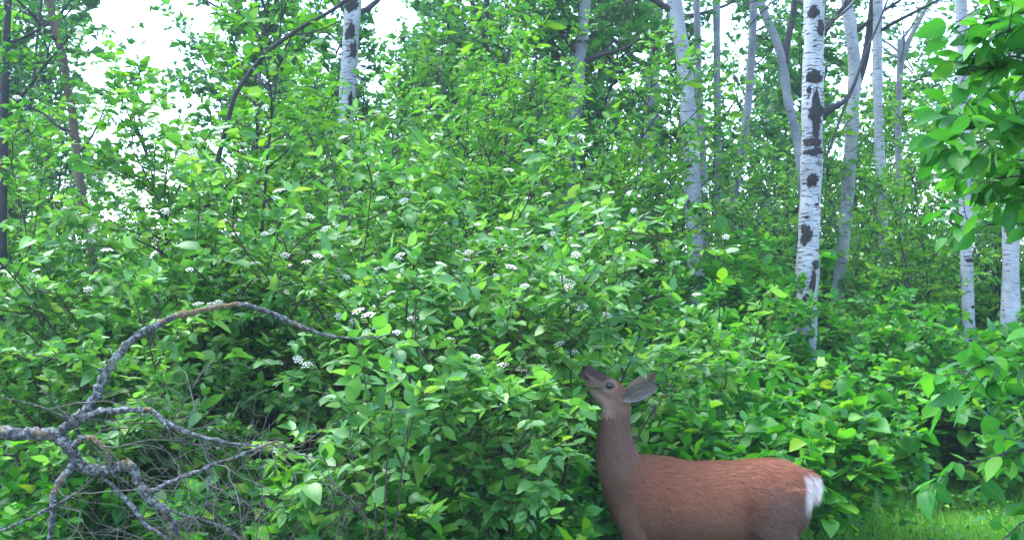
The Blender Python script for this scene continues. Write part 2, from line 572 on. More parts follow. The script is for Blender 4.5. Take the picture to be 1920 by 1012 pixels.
def trees():
    # thick white birch behind the deer
    Y = 11.4
    r_, p_, b_, rr, R = make_tree('birch_tree', 'thick white birch with a long vertical dark scar, behind the deer',
        [(1527, 0), (1524, 150), (1522, 300), (1516, 450), (1509, 640)], Y, 47, 'birch', 9.5, 11, crown=(6, 2.0, .62, 4, 4, 6), taper=.72,
        extra=[[(1532, 222, 22, 0), (1556, 205, 15, -.05), (1585, 188, 9, -.1), (1605, 150, 6, -.1), (1622, 100, 5, 0), (1645, 50, 4, .1), (1668, -10, 3, .2)],
               [(1600, 160, 5, -.1), (1582, 205, 5, -.15), (1562, 260, 4, -.2), (1548, 300, 3, -.2)]])
    for py, a, w, h, s in [(28, -.35, 1.1, .14, 1), (58, .45, .9, .16, 2), (148, -.2, 1.7, .13, 3), (226, .12, .75, .62, 4), (270, -.1, 2.1, .10, 5),
                           (287, .0, 2.0, .07, 6), (342, -.1, 1.2, .15, 7), (440, -.45, 1.2, .20, 8), (495, .55, .8, .10, 9),
                           (530, .25, .6, .28, 10), (580, -.05, .9, .26, 12), (600, -.6, .7, .12, 13), (212, .1, 1.5, .16, 14), (172, -.6, .5, .06, 15), (385, .4, .5, .03, 16), (408, -.5, .6, .03, 17)]:
        bark_patch(r_, p_, R, b_, py, Y, a, w, h, s)
    # left birch
    Y = 14.0
    r_, p_, b_, rr, R = make_tree('birch_tree', 'white birch with knotty black eye scars rising behind the flowering dogwoods',
        [(662, 0), (655, 110), (648, 240), (640, 330)], Y, 36, 'birch', 10, 12, crown=(7, 2.2, .6, 5, 4, 6), taper=.8)
    for py, a, w, h, s in [(12, -.1, 2.0, .16, 21), (65, .0, 1.2, .18, 22), (97, .6, .9, .22, 23), (190, .5, .5, .25, 24), (215, .3, .6, .15, 25)]:
        bark_patch(r_, p_, R, b_, py, Y, a, w, h, s, proud=.012)
    r_, p_, b_, rr, R = make_tree('birch_tree', 'white birch leaning left, between the grey aspens and the scarred birch',
        [(1264, 0), (1284, 130), (1296, 300), (1302, 450)], 14.5, 33, 'birch2', 10, 13, crown=(6, 2.2, .6, 5, 4, 6), taper=.75)
    for py, a, w, h, s in [(130, .5, .8, .05, 31), (310, -.6, 1.1, .1, 32), (385, -.7, .6, .12, 33), (400, .7, .6, .2, 34)]:
        bark_patch(r_, p_, R, b_, py, 14.5, a, w, h, s)
    r_, p_, b_, rr, R = make_tree('birch_tree', 'slim white birch partly hidden behind the overhanging foreground leaves',
        [(1802, 0), (1806, 150), (1810, 400), (1814, 550), (1820, 690)], 12.5, 26, 'birch2', 9.5, 14, crown=(6, 2.0, .6, 4, 4, 6), taper=.7)
    for py, a, w, h, s in [(488, .1, 1.5, .05, 41), (640, -.2, .7, .06, 42), (575, .4, .7, .04, 43)]:
        bark_patch(r_, p_, R, b_, py, 12.5, a, w, h, s)
    make_tree('birch_tree', 'white birch at the edge of the wood, mostly covered by foreground leaves',
        [(1912, 0), (1908, 200), (1897, 400), (1895, 560)], 12.0, 36, 'birch2', 9.5, 15, crown=(5, 2.0, .6, 4, 4, 6), taper=.7)
    make_tree('aspen_tree', 'grey aspen with a dark broken limb, beside a twin dark stem',
        [(1096, 0), (1086, 120), (1080, 200), (1070, 300)], 15, 26, 'aspen', 10, 16, crown=(8, 2.2, .5, 5, 4, 6), taper=.85,
        extra=[[(1085, 118, 10, 0), (1120, 105, 8, -.1), (1170, 92, 6, -.2), (1200, 72, 5, -.2)], [(1086, 190, 7, -.1), (1120, 210, 6, -.2), (1160, 235, 4, -.2)]])
    make_tree('aspen_tree', 'dark slender stem growing close against a grey aspen',
        [(1030, 60), (1050, 150), (1058, 290)], 15.3, 18, 'dark', 8, 17, crown=(6, 1.6, .5, 5, 4, 6), taper=.7)
    make_tree('aspen_tree', 'broad pale grey aspen deep in the wood, hazy behind leaves',
        [(1232, 60), (1222, 200), (1214, 340)], 22, 30, 'aspen', 11, 18, crown=(8, 2.5, .5, 5, 4, 6), size=.08)
    make_tree('aspen_tree', 'straight thin grey aspen standing alone against bright sky',
        [(1343, 0), (1345, 200), (1347, 420)], 19, 16, 'aspen', 11, 19, crown=(6, 2, .65, 5, 4, 6), size=.07, taper=.8)
    make_tree('aspen_tree', 'thin dark aspen beside the left leaning birch',
        [(1306, 0), (1310, 150), (1318, 300)], 18, 15, 'aspen', 11, 20, crown=(6, 2, .65, 5, 4, 6), size=.07, taper=.8)
    make_tree('aspen_tree', 'thin grey aspen leaning right, beside the scarred birch',
        [(1412, 40), (1402, 200), (1385, 320), (1366, 420)], 17, 17, 'aspen', 9.5, 21, crown=(6, 2, .65, 5, 4, 6), taper=.8)
    make_tree('aspen_tree', 'forked grey tree bending behind the thick scarred birch',
        [(1428, 10), (1462, 95), (1478, 190), (1496, 270), (1506, 380)], 13.5, 18, 'aspen', 8.5, 22, crown=(6, 2, .7, 5, 4, 6), taper=.8,
        extra=[[(1470, 120, 14, 0), (1478, 70, 13, .05), (1488, 20, 12, .1), (1494, -60, 10, .1)]])
    make_tree('aspen_tree', 'grey aspen with flaking white lower trunk behind the scarred birch',
        [(1588, 0), (1602, 120), (1598, 220), (1588, 380), (1574, 520)], 15.5, 26, 'birch2', 10, 23, crown=(7, 2, .6, 5, 4, 6), taper=.8,
        extra=[[(1600, 180, 16, 0), (1622, 110, 15, .05), (1632, 40, 13, .1), (1640, -40, 11, .1)]])
    make_tree('aspen_tree', 'slender pale aspen with one black knot near mid height',
        [(1646, 0), (1645, 150), (1650, 300), (1656, 420)], 15, 20, 'birch2', 10, 24, crown=(6, 2, .6, 5, 4, 6), taper=.8)
    make_tree('aspen_tree', 'thin bare grey tree with a long limb slanting across open sky',
        [(1688, 130), (1684, 220), (1686, 340)], 16, 14, 'aspen', 5.5, 25, crown=(4, 1.2, .6, 4, 4, 5), taper=.8, limbmat='aspen',
        extra=[[(1686, 160, 13, 0), (1692, 110, 11, 0), (1710, 65, 10, 0), (1748, -5, 8, .1), (1800, -90, 7, .1)]])
    make_tree('forest_tree', 'slender brown trunk leaning left against bright sky gaps',
        [(92, 0), (118, 110), (138, 230), (150, 340), (168, 440)], 9.4, 17, 'brown', 8, 26, crown=(9, 1.7, .3, 5, 4, 6), size=.065, taper=.7, lmat='far')
    make_tree('forest_tree', 'dark trunk at the wood edge, left of the brown leaning trunk',
        [(14, 30), (8, 200), (4, 460)], 9.6, 20, 'dark', 8, 27, crown=(10, 1.7, .25, 5, 4, 6), size=.065)
    make_tree('forest_tree', 'thin dark stem leaning right, in the sky gaps beside the brown trunk',
        [(62, 150), (45, 280), (18, 400)], 13, 9, 'dark', 6, 28, crown=(6, 1.2, .3, 4, 4, 6), size=.06)
    make_tree('forest_tree', 'dark trunk forking high above the flowering thicket',
        [(912, 0), (912, 100), (906, 260), (900, 400)], 14.5, 16, 'dark', 8, 29, crown=(9, 1.9, .4, 5, 4, 6), size=.06,
        extra=[[(912, 60, 9, 0), (890, 20, 7, 0), (872, -30, 6, 0)], [(912, 70, 7, 0), (950, 40, 5, 0), (985, 0, 4, 0)]])
    make_tree('forest_tree', 'thin pale trunk high in the canopy above the thicket',
        [(848, 0), (852, 90), (858, 240)], 20, 15, 'aspen', 10, 30, crown=(8, 2.2, .4, 5, 4, 6), size=.08)
    make_tree('forest_tree', 'dead dark tree leaning steeply right across open sky',
        [(640, 8), (560, 55), (500, 100), (452, 160), (430, 215)], 7.7, 11, 'dark', 4.6, 31, crown=None, taper=.5,
        extra=[[(475, 128, 7, 0), (492, 155, 6, -.1), (512, 188, 4, -.1)], [(545, 66, 5, 0), (590, 60, 3, 0), (640, 40, 2, 0)]])


trees()

# ------------------------------------------------------------------ plants
class Shrub:
    pass


def grow_shrub(seed, height, spread, ns, nb, nt, nl, size, lean=.55, grav=-.35, bl=.42, tl=.13, t0=.25, tilt=.45, ring=.18, flat=.6):
    rng = np.random.default_rng(seed)
    a = rng.random(ns) * 2 * math.pi
    rr = ring * np.sqrt(rng.random(ns))
    S = np.column_stack([rr * np.cos(a), rr * np.sin(a), np.full(ns, -.03)])
    ln = lean * np.sqrt(rng.random(ns)) * spread
    a2 = a + rng.normal(0, .4, ns)
    D = np.column_stack([np.sin(ln) * np.cos(a2), np.sin(ln) * np.sin(a2), np.cos(ln)])
    L = height * rng.uniform(.72, 1.12, ns)
    s = Shrub()
    s.P1, T1 = curves(S, D, L, 8, grav, .22, rng)
    S, D, t = spawn(s.P1, T1, nb, t0, 1.0, .85, rng, flat, .15)
    s.P2, T2 = curves(S, D, height * bl * rng.uniform(.45, 1.1, len(S)) * (1.2 - .6 * t), 5, .05, .3, rng)
    S, D, t = spawn(s.P2, T2, nt, .1, 1.0, .8, rng, flat, .1)
    s.P3, T3 = curves(S, D, tl * rng.uniform(.5, 1.3, len(S)) + .02, 3, .1, .3, rng)
    s.lv = leaves_on(s.P3, T3, nl, size, rng, tilt=tilt, sv=.32)
    keep = s.lv[0][:, 2] > .04
    s.lv = tuple(x[keep] for x in s.lv)
    s.seed = seed
    return s


LEAF_OBJ = {}
def leaf_obj_mesh(mat, k):
    key = (mat, k)
    if key not in LEAF_OBJ:
        r = np.random.default_rng(900 + k)
        xs = np.array([0, .07, .18, .32, .47, .62, .76, .88, 1.0])
        hw = np.array([0, .105, .195, .250, .255, .220, .150, .065, 0]) * [1.0, 1.15, .90, 1.05][k]
        if mat == 'und_o': hw = hw * 1.3
        fold, bend, wav = [.22, .38, .10, .28][k], [.16, .26, .05, -.06][k], [.012, .018, .02, .012][k]
        V = [(x, 0, -bend * x * x) for x in xs]
        for sg in (1, -1):
            for x, w in zip(xs[1:-1], hw[1:-1]):
                w = w * (1 + r.normal(0, .04))
                V.append((x - .02, sg * w, -bend * x * x + fold * w + r.normal(0, wav)))
        n = len(xs); Q, T3 = [], []
        for q, sg in ((n, 1), (n + n - 2, -1)):
            T3.append((0, 1, q) if sg > 0 else (1, 0, q))
            for m in range(1, n - 2):
                a = (m, m + 1, q + m, q + m - 1)
                Q.append(a if sg > 0 else a[::-1])
            T3.append((n - 2, n - 1, q + n - 3) if sg > 0 else (n - 1, n - 2, q + n - 3))
        LEAF_OBJ[key] = fast_mesh('leaf', np.array(V), [np.array(T3), np.array(Q)], MAT[mat], smooth=True)
    return LEAF_OBJ[key]


def flower_mesh():
    rng = np.random.default_rng(77)
    V, Q, Tt = [], [], []
    for i in range(16):
        r = math.sqrt((i + .5) / 16); a = i * 2.4
        c = np.array([r * math.cos(a), r * math.sin(a), .30 * (1 - r * r) + rng.normal(0, .04)])
        s = .26 + rng.normal(0, .03); th = rng.random() * 3
        b = len(V)
        V.append(c + [0, 0, .04])
        for k in range(8):
            rad = s if k % 2 == 0 else s * .5
            V.append(c + [rad * math.cos(th + k * math.pi / 4), rad * math.sin(th + k * math.pi / 4), -.05 + rng.normal(0, .02)])
        for k in range(8):
            Tt.append([b, b + 1 + k, b + 1 + (k + 1) % 8])
    return fast_mesh('flower_cluster', np.array(V), [np.array(Tt)], MAT['petal'])


FLOWER = flower_mesh()


def place_leaf(name, me, root, p, d, n, s):
    b = np.cross(n, d)
    o = bpy.data.objects.new(name, me)
    COL.objects.link(o)
    o.parent = root
    M = Matrix(((d[0] * s, b[0] * s, n[0] * s, p[0]), (d[1] * s, b[1] * s, n[1] * s, p[1]), (d[2] * s, b[2] * s, n[2] * s, p[2]), (0, 0, 0, 1)))
    o.matrix_local = M
    return o


def in_front(W):
    """photo pixel and depth of world points"""
    d = W - np.array([0, 0, CAMZ])
    c, s = math.cos(PITCH), math.sin(PITCH)
    z = d[:, 1] * c + d[:, 2] * s
    y = -d[:, 1] * s + d[:, 2] * c
    return 960 + F * d[:, 0] / z, 506 - F * y / z, z


def set_plant(sh, name, label, cat, group, px, Y, mat='und', bark='twig', sc=1.0, rz=0.0, nleaf=0, lod='mid', flowers=0, fz=.6, stem_r=.011, wide=1.0, X=None):
    """A unique plant: each stem a part, the leaves that show largest as parts, the other leaves one part."""
    rng = np.random.default_rng(sh.seed + 5)
    x = xat(px, Y) if X is None else X
    base = np.array([x, Y, float(ground_z(x, Y))])
    root = thing(name, base, label, cat, group)
    c, s = math.cos(rz), math.sin(rz)
    Rm = np.array([[c, -s, 0], [s, c, 0], [0, 0, 1.0]])
    P1, P2, P3 = [p @ Rm.T * sc for p in (sh.P1, sh.P2, sh.P3)]
    S, D, N, sz = sh.lv
    S = S @ Rm.T * sc; D = D @ Rm.T; N = N @ Rm.T
    def clear(P):
        W = P + base
        b = (W[..., 0] > .42) & (W[..., 0] < 1.75) & (W[..., 1] > 5.0) & (W[..., 1] < 6.35) & (W[..., 2] < 1.33)
        return P[~b.any(1)]
    P1, P2, P3 = clear(P1), clear(P2), clear(P3)
    for k in range(len(P1)):
        V, Q = tubes(P1[k:k + 1], np.linspace(stem_r * rng.uniform(.7, 1.3), .003, P1.shape[1])[None], 6)
        link('stem', fast_mesh('stem', V, [Q], MAT[bark], smooth=True), root)
    V, Q = woody([P2, P3], [(stem_r * .45, .002), (.0022, .0012)], [4, 3])
    tw = link('twigs', fast_mesh('twigs', V, [Q], MAT[bark]), root); tw['kind'] = 'stuff'
    W = S + base
    body = (W[:, 0] > .42) & (W[:, 0] < 1.75) & (W[:, 1] > 5.0) & (W[:, 1] < 6.35) & (W[:, 2] < 1.33)
    S, D, N, sz = S[~body], D[~body], N[~body], sz[~body]
    single = np.zeros(len(S), bool)
    if nleaf:
        u, v, z = in_front(S + base)
        vis = (u > -20) & (u < 1940) & (v > -20) & (v < 1030)
        face = np.abs((N * norm(S + base - np.array([0, 0, CAMZ]))).sum(1))
        score = np.where(vis, sz / z * (.3 + face), 0) * np.exp(-(z - z.min()) * 1.6)
        idx = np.argsort(-score)[:nleaf]
        idx = idx[score[idx] > 0]
        single[idx] = True
        for i in idx:
            place_leaf('leaf', leaf_obj_mesh(mat + '_o', int(rng.integers(4))), root, S[i], D[i], N[i], sz[i])
    r = ~single
    fo = link('foliage', leaf_mesh('foliage', (S[r], D[r], N[r], sz[r]), MAT[mat], lod, rng, wide), root)
    fo['kind'] = 'stuff'
    if flowers:
        E = P3[:, -1]
        # outermost ends towards light: highest minus distance from the viewer's side of the crown
        sc_ = E[:, 2] - .45 * E[:, 1] + rng.normal(0, .10, len(E))
        cand = np.argsort(-sc_)[:flowers * 7]
        for i in rng.permutation(cand)[:flowers]:
            n = norm(np.array([0, -.45, 1.0]) + rng.normal(0, .25, 3)); d = norm(np.cross(n, rng.normal(size=3)))
            place_leaf('flower_cluster', FLOWER, root, E[i] + [0, -.05, .085], d, n, rng.uniform(.022, .035))
    return root


PROTO = {}
def proto_meshes(key, sh, mat, bark, lod, stem_r, wide=1.0):
    rng = np.random.default_rng(sh.seed + 9)
    V, Q = tubes(sh.P1, np.linspace(stem_r, .003, sh.P1.shape[1])[None] * np.ones((len(sh.P1), 1)), 5)
    st = fast_mesh('stems', V, [Q], MAT[bark], smooth=True)
    V, Q = woody([sh.P2, sh.P3], [(stem_r * .45, .0025), (.0025, .0015)], [3, 3])
    tw = fast_mesh('twigs', V, [Q], MAT[bark])
    lf = leaf_mesh('foliage', sh.lv, MAT[mat], lod, rng, wide)
    PROTO[key] = (st, tw, lf)


def put(key, name, label, cat, group, px, Y, sc, rz, X=None, sxy=None):
    x = xat(px, Y) if X is None else X
    st, tw, lf = PROTO[key]
    root = thing(name, (x, Y, float(ground_z(x, Y)) if Y < 30 else 0.0), label, cat, group, rz, sc)
    if sxy: root.scale = (sxy, sxy, sc)
    tree = cat == 'tree'
    a = link('trunk' if tree else 'stem', st, root)
    b = link('crown' if tree else 'foliage', lf, root)
    b['kind'] = 'stuff'
    t = link('twigs', tw, b); t['kind'] = 'stuff'
    return root


def dogwoods():
    G = 'flowering dogwoods of the thicket'
    specs = [  # px, Y, height, flowers, leaf objects, seed
        (330, 8.2, 3.1, 40, 120, 101), (540, 8.6, 3.25, 46, 120, 102), (770, 7.7, 2.75, 75, 260, 103), (930, 7.4, 2.5, 65, 260, 104),
        (470, 6.9, 2.25, 16, 220, 105), (700, 6.5, 2.1, 30, 300, 106), (120, 8.4, 2.1, 14, 120, 107), (240, 7.2, 1.75, 6, 200, 108)]
    lab = ['tall flowering dogwood at the far left shoulder of the thicket, above the dead limb', 'tallest flowering dogwood, in front of the birch with black eye scars',
           'broad dogwood thick with white flowers in the middle of the thicket', 'flowering dogwood with pale leaves above the nose of the deer',
           'waist high dogwood behind the crest of the arching dead limb', 'dogwood behind the young shoot with large pale leaves',
           'flowering dogwood below the bright wood edge and the brown leaning trunk', 'low dogwood framed inside the arch of the dead limb']
    for (px, Y, h, fl, nl, sd), LB in zip(specs, lab):
        s = grow_shrub(sd, h, 1.0, 14, 10, 6, 8, .070, lean=.60, grav=-.55, t0=.36, ring=.3, bl=.33)
        set_plant(s, 'dogwood_shrub', LB, 'shrub', G, px, Y, 'dog', 'redtwig', rz=sd * 1.3, nleaf=nl, flowers=fl)
    # the low dogwood whose tips the deer is nibbling
    s = grow_shrub(120, 1.85, 1.0, 13, 9, 6, 8, .066, lean=.62, grav=-.75, t0=.42, ring=.3, bl=.36)
    set_plant(s, 'dogwood_shrub', 'low arching dogwood whose outer twigs touch the nose of the deer', 'shrub', None, 985, 6.2, 'dog', 'redtwig', rz=.4, nleaf=300, flowers=6)


def near_plants():
    # leafy undergrowth between the dogwoods and the camera
    G = 'leafy seedlings in front of the dogwood thicket'
    LB = 'knee high leafy seedling in front of the dogwood thicket'
    rng = np.random.default_rng(5)
    for k, (px, Y, h) in enumerate([(560, 5.9, .72), (680, 5.6, .62), (780, 5.9, .78), (880, 5.7, .66), (960, 6.2, .85), (1050, 6.3, .80),
                                    (1110, 6.6, .72), (430, 6.0, .70), (330, 6.2, .75), (210, 6.1, .72), (90, 6.4, .8), (20, 5.9, .75), (830, 5.3, .5), (1000, 5.5, .52), (1100, 5.9, .55)]):
        s = grow_shrub(200 + k, h, 1.0, 7, 5, 4, 7, .075, lean=.6, grav=-.3, t0=.2, ring=.2, bl=.45)
        set_plant(s, 'leafy_seedling', LB, 'plant', G, px, Y, 'und', 'twig', rz=k, nleaf=110, stem_r=.006)
    G = 'waist high bushes behind the deer'
    LB = 'waist high green bush directly behind the back of the deer'
    for k, (px, Y, h) in enumerate([(1130, 7.4, 1.0), (1215, 7.8, 1.05), (1300, 7.6, .95), (1390, 8.2, 1.10), (1440, 8.2, .95), (1575, 10.1, 1.25),
                                    (1640, 10.5, 1.35), (1720, 11.2, 1.4), (1810, 10.8, 1.05), (1900, 9.6, 1.1), (1190, 9.2, 1.35), (1330, 9.6, 1.4), (1450, 9.4, 1.2), (1745, 10.2, .75), (1800, 9.7, .6), (1700, 10.2, .7), (1780, 10.9, 1.15), (1530, 10.3, 1.15)]):
        s = grow_shrub(230 + k, h, 1.0, 11, 8, 5, 7, .092, lean=.75, grav=-.3, t0=.12, ring=.4, bl=.42)
        if h < .9: lb_, g_ = 'small green bush at the dark edge of the grassy strip', 'small bushes by the grass'
        elif px > 1540: lb_, g_ = 'waist high green bush between the grassy strip and the white birches', 'bushes beyond the grass'
        else: lb_, g_ = LB, G
        set_plant(s, 'leafy_bush', lb_, 'shrub', g_, px, Y, 'und', 'twig', rz=k * 1.7, nleaf=140 if Y < 9.1 else 60, stem_r=.007, wide=1.4)


def fill():
    # prototypes shared by many copies
    for k in range(3):
        proto_meshes('bush%d' % k, grow_shrub(300 + k, 1.9, 1.0, 13, 9, 6, 7, .085, lean=.7, grav=-.3, t0=.12, ring=.5, bl=.36), 'und', 'twig', 'mid', .009, 1.3)
    for k in range(3):
        proto_meshes('sap%d' % k, grow_shrub(320 + k, 4.4, 1.0, 3, 26, 7, 7, .072, lean=.22, grav=.05, t0=.16, ring=.15, bl=.28, tl=.2, tilt=.6), 'sap', 'dark', 'mid', .022)
    for k in range(4):
        proto_meshes('tree%d' % k, grow_shrub(340 + k, 8.5, 1.0, 2, 34, 8, 11, .125, lean=.12, grav=.05, t0=.16, ring=.2, bl=.24, tl=.30, tilt=.8), 'far', 'dark', 'lo', .05)
    rng = np.random.default_rng(42)
    G = 'tall undergrowth bushes among the birch trunks'
    LB = 'chest high bush in the undergrowth among the birch trunks'
    n = 0
    for row, (Y0, h) in enumerate([(11.8, 1.75), (13.6, 2.0), (16.5, 2.3), (20, 2.6)]):
        wpx = 1.7 / Y0 * F * .78
        for px in np.arange(1090 + row * 37, 1990, wpx):
            px = px + rng.normal(0, 18); Y = Y0 + rng.normal(0, .45)
            put('bush%d' % (n % 3), 'leafy_bush', LB, 'shrub', G, px, Y, h / 1.9 * rng.uniform(.85, 1.12), rng.random() * 6.28); n += 1
    G = 'bushes behind the dogwood thicket'
    LB = 'green bush in the wood behind the dogwood thicket'
    for row, (Y0, h) in enumerate([(10.3, 2.0), (13.0, 2.5), (17.0, 2.7), (22, 2.7)]):
        wpx = 1.9 / Y0 * F * .8
        for px in np.arange(-80 + row * 50, 1080, wpx):
            px = px + rng.normal(0, 18); Y = Y0 + rng.normal(0, .45)
            k = h / 1.9 * rng.uniform(.85, 1.12) * (.8 if px < 280 else 1)
            put('bush%d' % (n % 3), 'leafy_bush', LB, 'shrub', G, px, Y, k, rng.random() * 6.28); n += 1
    # saplings
    areas = {'t': ('tall leafy sapling rising above the flowering dogwoods', 'saplings above the dogwoods'),
             'b': ('leafy sapling growing among the birch and aspen trunks', 'saplings among the birches'),
             'w': ('leafy sapling at the bright wood edge beside the brown leaning trunk', 'saplings at the wood edge')}
    for k, (px, Y, h, ar) in enumerate([(930, 9.6, 3.7, 't'), (840, 10.2, 3.3, 't'), (1000, 11, 3.6, 't'), (430, 8.2, 4.3, 't'), (540, 10.5, 3.4, 't'), (720, 11.2, 3.6, 't'), (350, 10.5, 2.9, 't'),
                                    (1150, 13, 4.2, 'b'), (1120, 12.2, 3.2, 'b'), (1400, 13.5, 3.3, 'b'), (1450, 16.5, 4.2, 'b'), (1620, 14.6, 3.2, 'b'), (1740, 13.2, 3.9, 'b'), (1240, 16, 4.4, 'b'),
                                    (1860, 13.5, 4.8, 'b'), (1700, 17, 4.6, 'b'), (1560, 18, 4.6, 'b'), (480, 12.5, 4.2, 't'), (760, 13, 4.6, 't'), (880, 13.5, 5.0, 't'), (250, 12.5, 3.2, 'w'), (70, 12.5, 3.6, 'w'), (-40, 12, 4.3, 'w'), (150, 13.5, 3.2, 'w')]):
        put('sap%d' % (k % 3), 'sapling', areas[ar][0], 'tree', areas[ar][1], px, Y, h / 4.4, k * 2.1)
    # background trees
    k = 0
    for Y0, xs, h in [(16.5, [560, 720, 850, 985], 7.8), (20, [-40, 70, 480, 720, 1020, 1470], 8.6),
                      (25, [30, 560, 860, 1400, 1600], 9.0), (31, [-20, 90, 640, 940, 1180, 1500, 1860], 9.6)]:
        for px in xs:
            LBt, Gt = (('leafy background tree at the bright wood edge, beyond the brown leaning trunk', 'trees at the bright wood edge') if px < 300 else
                       ('leafy background tree rising beyond the flowering dogwood thicket', 'trees beyond the dogwoods') if px < 1050 else
                       ('leafy background tree beyond the white birch trunks', 'trees beyond the birches'))
            put('tree%d' % (k % 4), 'forest_tree', LBt, 'tree', Gt, px + rng.normal(0, 15), Y0 + rng.normal(0, .8), h / 8.5 * rng.uniform(.9, 1.1), k * 1.9); k += 1
    # far wood as one mass
    N = 26000
    X = rng.uniform(-34, 34, N); Yf = rng.uniform(36, 50, N)
    top = np.interp(X, [-34, -14, -9, 0, 34], [2.4, 2.6, 4, 7.0, 7.5]) * (1 + .25 * np.sin(X * 1.1) + .12 * np.sin(X * 3.1 + Yf))
    Z = rng.random(N) ** .8 * top
    D = norm(rng.normal(size=(N, 3))); Nn = norm(np.array([0, -.4, .8]) + rng.normal(0, .6, (N, 3))); Nn = norm(Nn - (Nn * D).sum(1, keepdims=True) * D)
    o = link('far_woodland', leaf_mesh('far_woodland', (np.column_stack([X, Yf, Z]), D, Nn, rng.uniform(.22, .42, N)), MAT['far'], 'lo', rng))
    tag(o, 'distant green woodland closing the view behind all trunks', 'woodland', kind='stuff')


dogwoods()
near_plants()
fill()


# ------------------------------------------------------------------ foreground branches with large leaves
def foreground():
    # tall sapling beside the camera whose leaves hang into the view
    rng = np.random.default_rng(61)
    Y = 3.1
    base = np.array([xat(2040, Y), Y, 0.0])
    root = thing('sapling', base, 'large leaved sapling close by, hanging bright leaves over the slim birch', 'tree')
    path = catmull(np.array([[0, 0, -.03], [.02, .0, .6], [-.01, .02, 1.3], [.02, .0, 2.0], [.0, .03, 2.8], [.03, .0, 3.3]]), 5)
    V, Q = tubes(path[None], np.linspace(.02, .008, len(path))[None], 8)
    link('trunk', fast_mesh('trunk', V, [Q], MAT['dark'], smooth=True), root)
    twigs = [  # start, mid, end in photo pixels
        [(2035, 60), (1930, 20), (1835, -20)], [(2035, 120), (1930, 70), (1830, 45)], [(2035, 190), (1920, 130), (1815, 130)],
        [(2035, 240), (1900, 200), (1770, 190)], [(2035, 300), (1900, 260), (1755, 285)], [(2035, 330), (1920, 300), (1800, 330)],
        [(2035, 440), (1930, 420), (1790, 425)], [(2035, 680), (1930, 660), (1800, 700)], [(2035, 720), (1920, 700), (1790, 735)],
        [(2035, 870), (1930, 840), (1760, 890)], [(2035, 990), (1940, 970), (1880, 1010)],
        [(2035, 90), (1960, 40), (1890, 60)], [(2035, 150), (1920, 100), (1850, 90)], [(2035, 215), (1910, 165), (1830, 170)], [(2035, 270), (1890, 235), (1790, 245)],
        [(2035, 350), (1910, 330), (1840, 345)], [(2035, 300), (1950, 270), (1840, 290)], [(2035, 390), (1950, 360), (1890, 350)], [(2035, 260), (1950, 220), (1870, 240)]]
    for tw in twigs:
        dy = rng.normal(0, .3)
        pts = [at(x, y, Y + dy * f) for (x, y), f in zip(tw, (0, .6, 1.0))]
        zt = pts[0][2]
        pts[0] = base + np.array([np.interp(zt, path[:, 2], path[:, 0]), 0, zt])
        P = catmull(np.array(pts) - base, 5)
        Tt = np.gradient(P, axis=0); Tt = norm(Tt)
        V, Q = tubes(P[None], np.linspace(.005, .0018, len(P))[None], 6)
        br = link('branch', fast_mesh('branch', V, [Q], MAT['dark'], smooth=True), root)
        L = np.linalg.norm(np.diff(P, axis=0), axis=1).sum()
        # short side shoots carry the leaves
        S, D, t = spawn(P[None], Tt[None], max(4, int(L / .042)), .25, 1, .9, rng, .5)
        P3, T3 = curves(S, D, rng.uniform(.05, .13, len(S)), 3, -.2, .25, rng)
        V, Q = tubes(P3, np.linspace(.0018, .001, 4)[None] * np.ones((len(P3), 1)), 4)
        link('twigs', fast_mesh('twigs', V, [Q], MAT['dark']), br)['kind'] = 'stuff'
        lv = leaves_on(P3, T3, 4, .072, rng, tilt=.65, droop=.35, sv=.18)
        for i in range(len(lv[0])):
            place_leaf('leaf', leaf_obj_mesh('sap_o', int(rng.integers(4))), root, lv[0][i], lv[1][i], lv[2][i], lv[3][i])
    # leafy shoot in front of the thicket, left of the deer
    Y = 4.7
    base = np.array([xat(720, Y), Y, 0.0])
    root = thing('dogwood_shoot', base, 'young shoot with large pale leaves beside the tip of the arching dead limb', 'plant')
    stems = [[(720, 1320), (712, 1120), (700, 900), (690, 760), (672, 640)], [(722, 1320), (730, 1150), (745, 950), (770, 800), (800, 735)], [(718, 1320), (700, 1150), (690, 1000), (660, 850), (655, 760)],
             [(722, 1320), (728, 1100), (722, 930), (735, 780), (740, 700)]]
    for st in stems:
        P = catmull(np.array([at(x, y, Y + rng.normal(0, .05)) for x, y in st]) - base, 6)
        P[0, 2] = -.02
        V, Q = tubes(P[None], np.linspace(.006, .0022, len(P))[None], 6)
        link('stem', fast_mesh('stem', V, [Q], MAT['redtwig'], smooth=True), root)
        Tt = norm(np.gradient(P, axis=0))
        S, D, t = spawn(P[None], Tt[None], 11, .55, 1, .8, rng, .5, .2)
        P3, T3 = curves(S, D, rng.uniform(.06, .14, len(S)), 3, .1, .2, rng)
        V, Q = tubes(P3, np.linspace(.002, .001, 4)[None] * np.ones((len(P3), 1)), 4)
        link('twigs', fast_mesh('twigs', V, [Q], MAT['redtwig']), root)['kind'] = 'stuff'
        lv = leaves_on(P3, T3, 4, .085, rng, tilt=.5, droop=.15, sv=.2)
        for i in range(len(lv[0])):
            place_leaf('leaf', leaf_obj_mesh('dog_o', int(rng.integers(4))), root, lv[0][i], lv[1][i], lv[2][i], lv[3][i])


foreground()


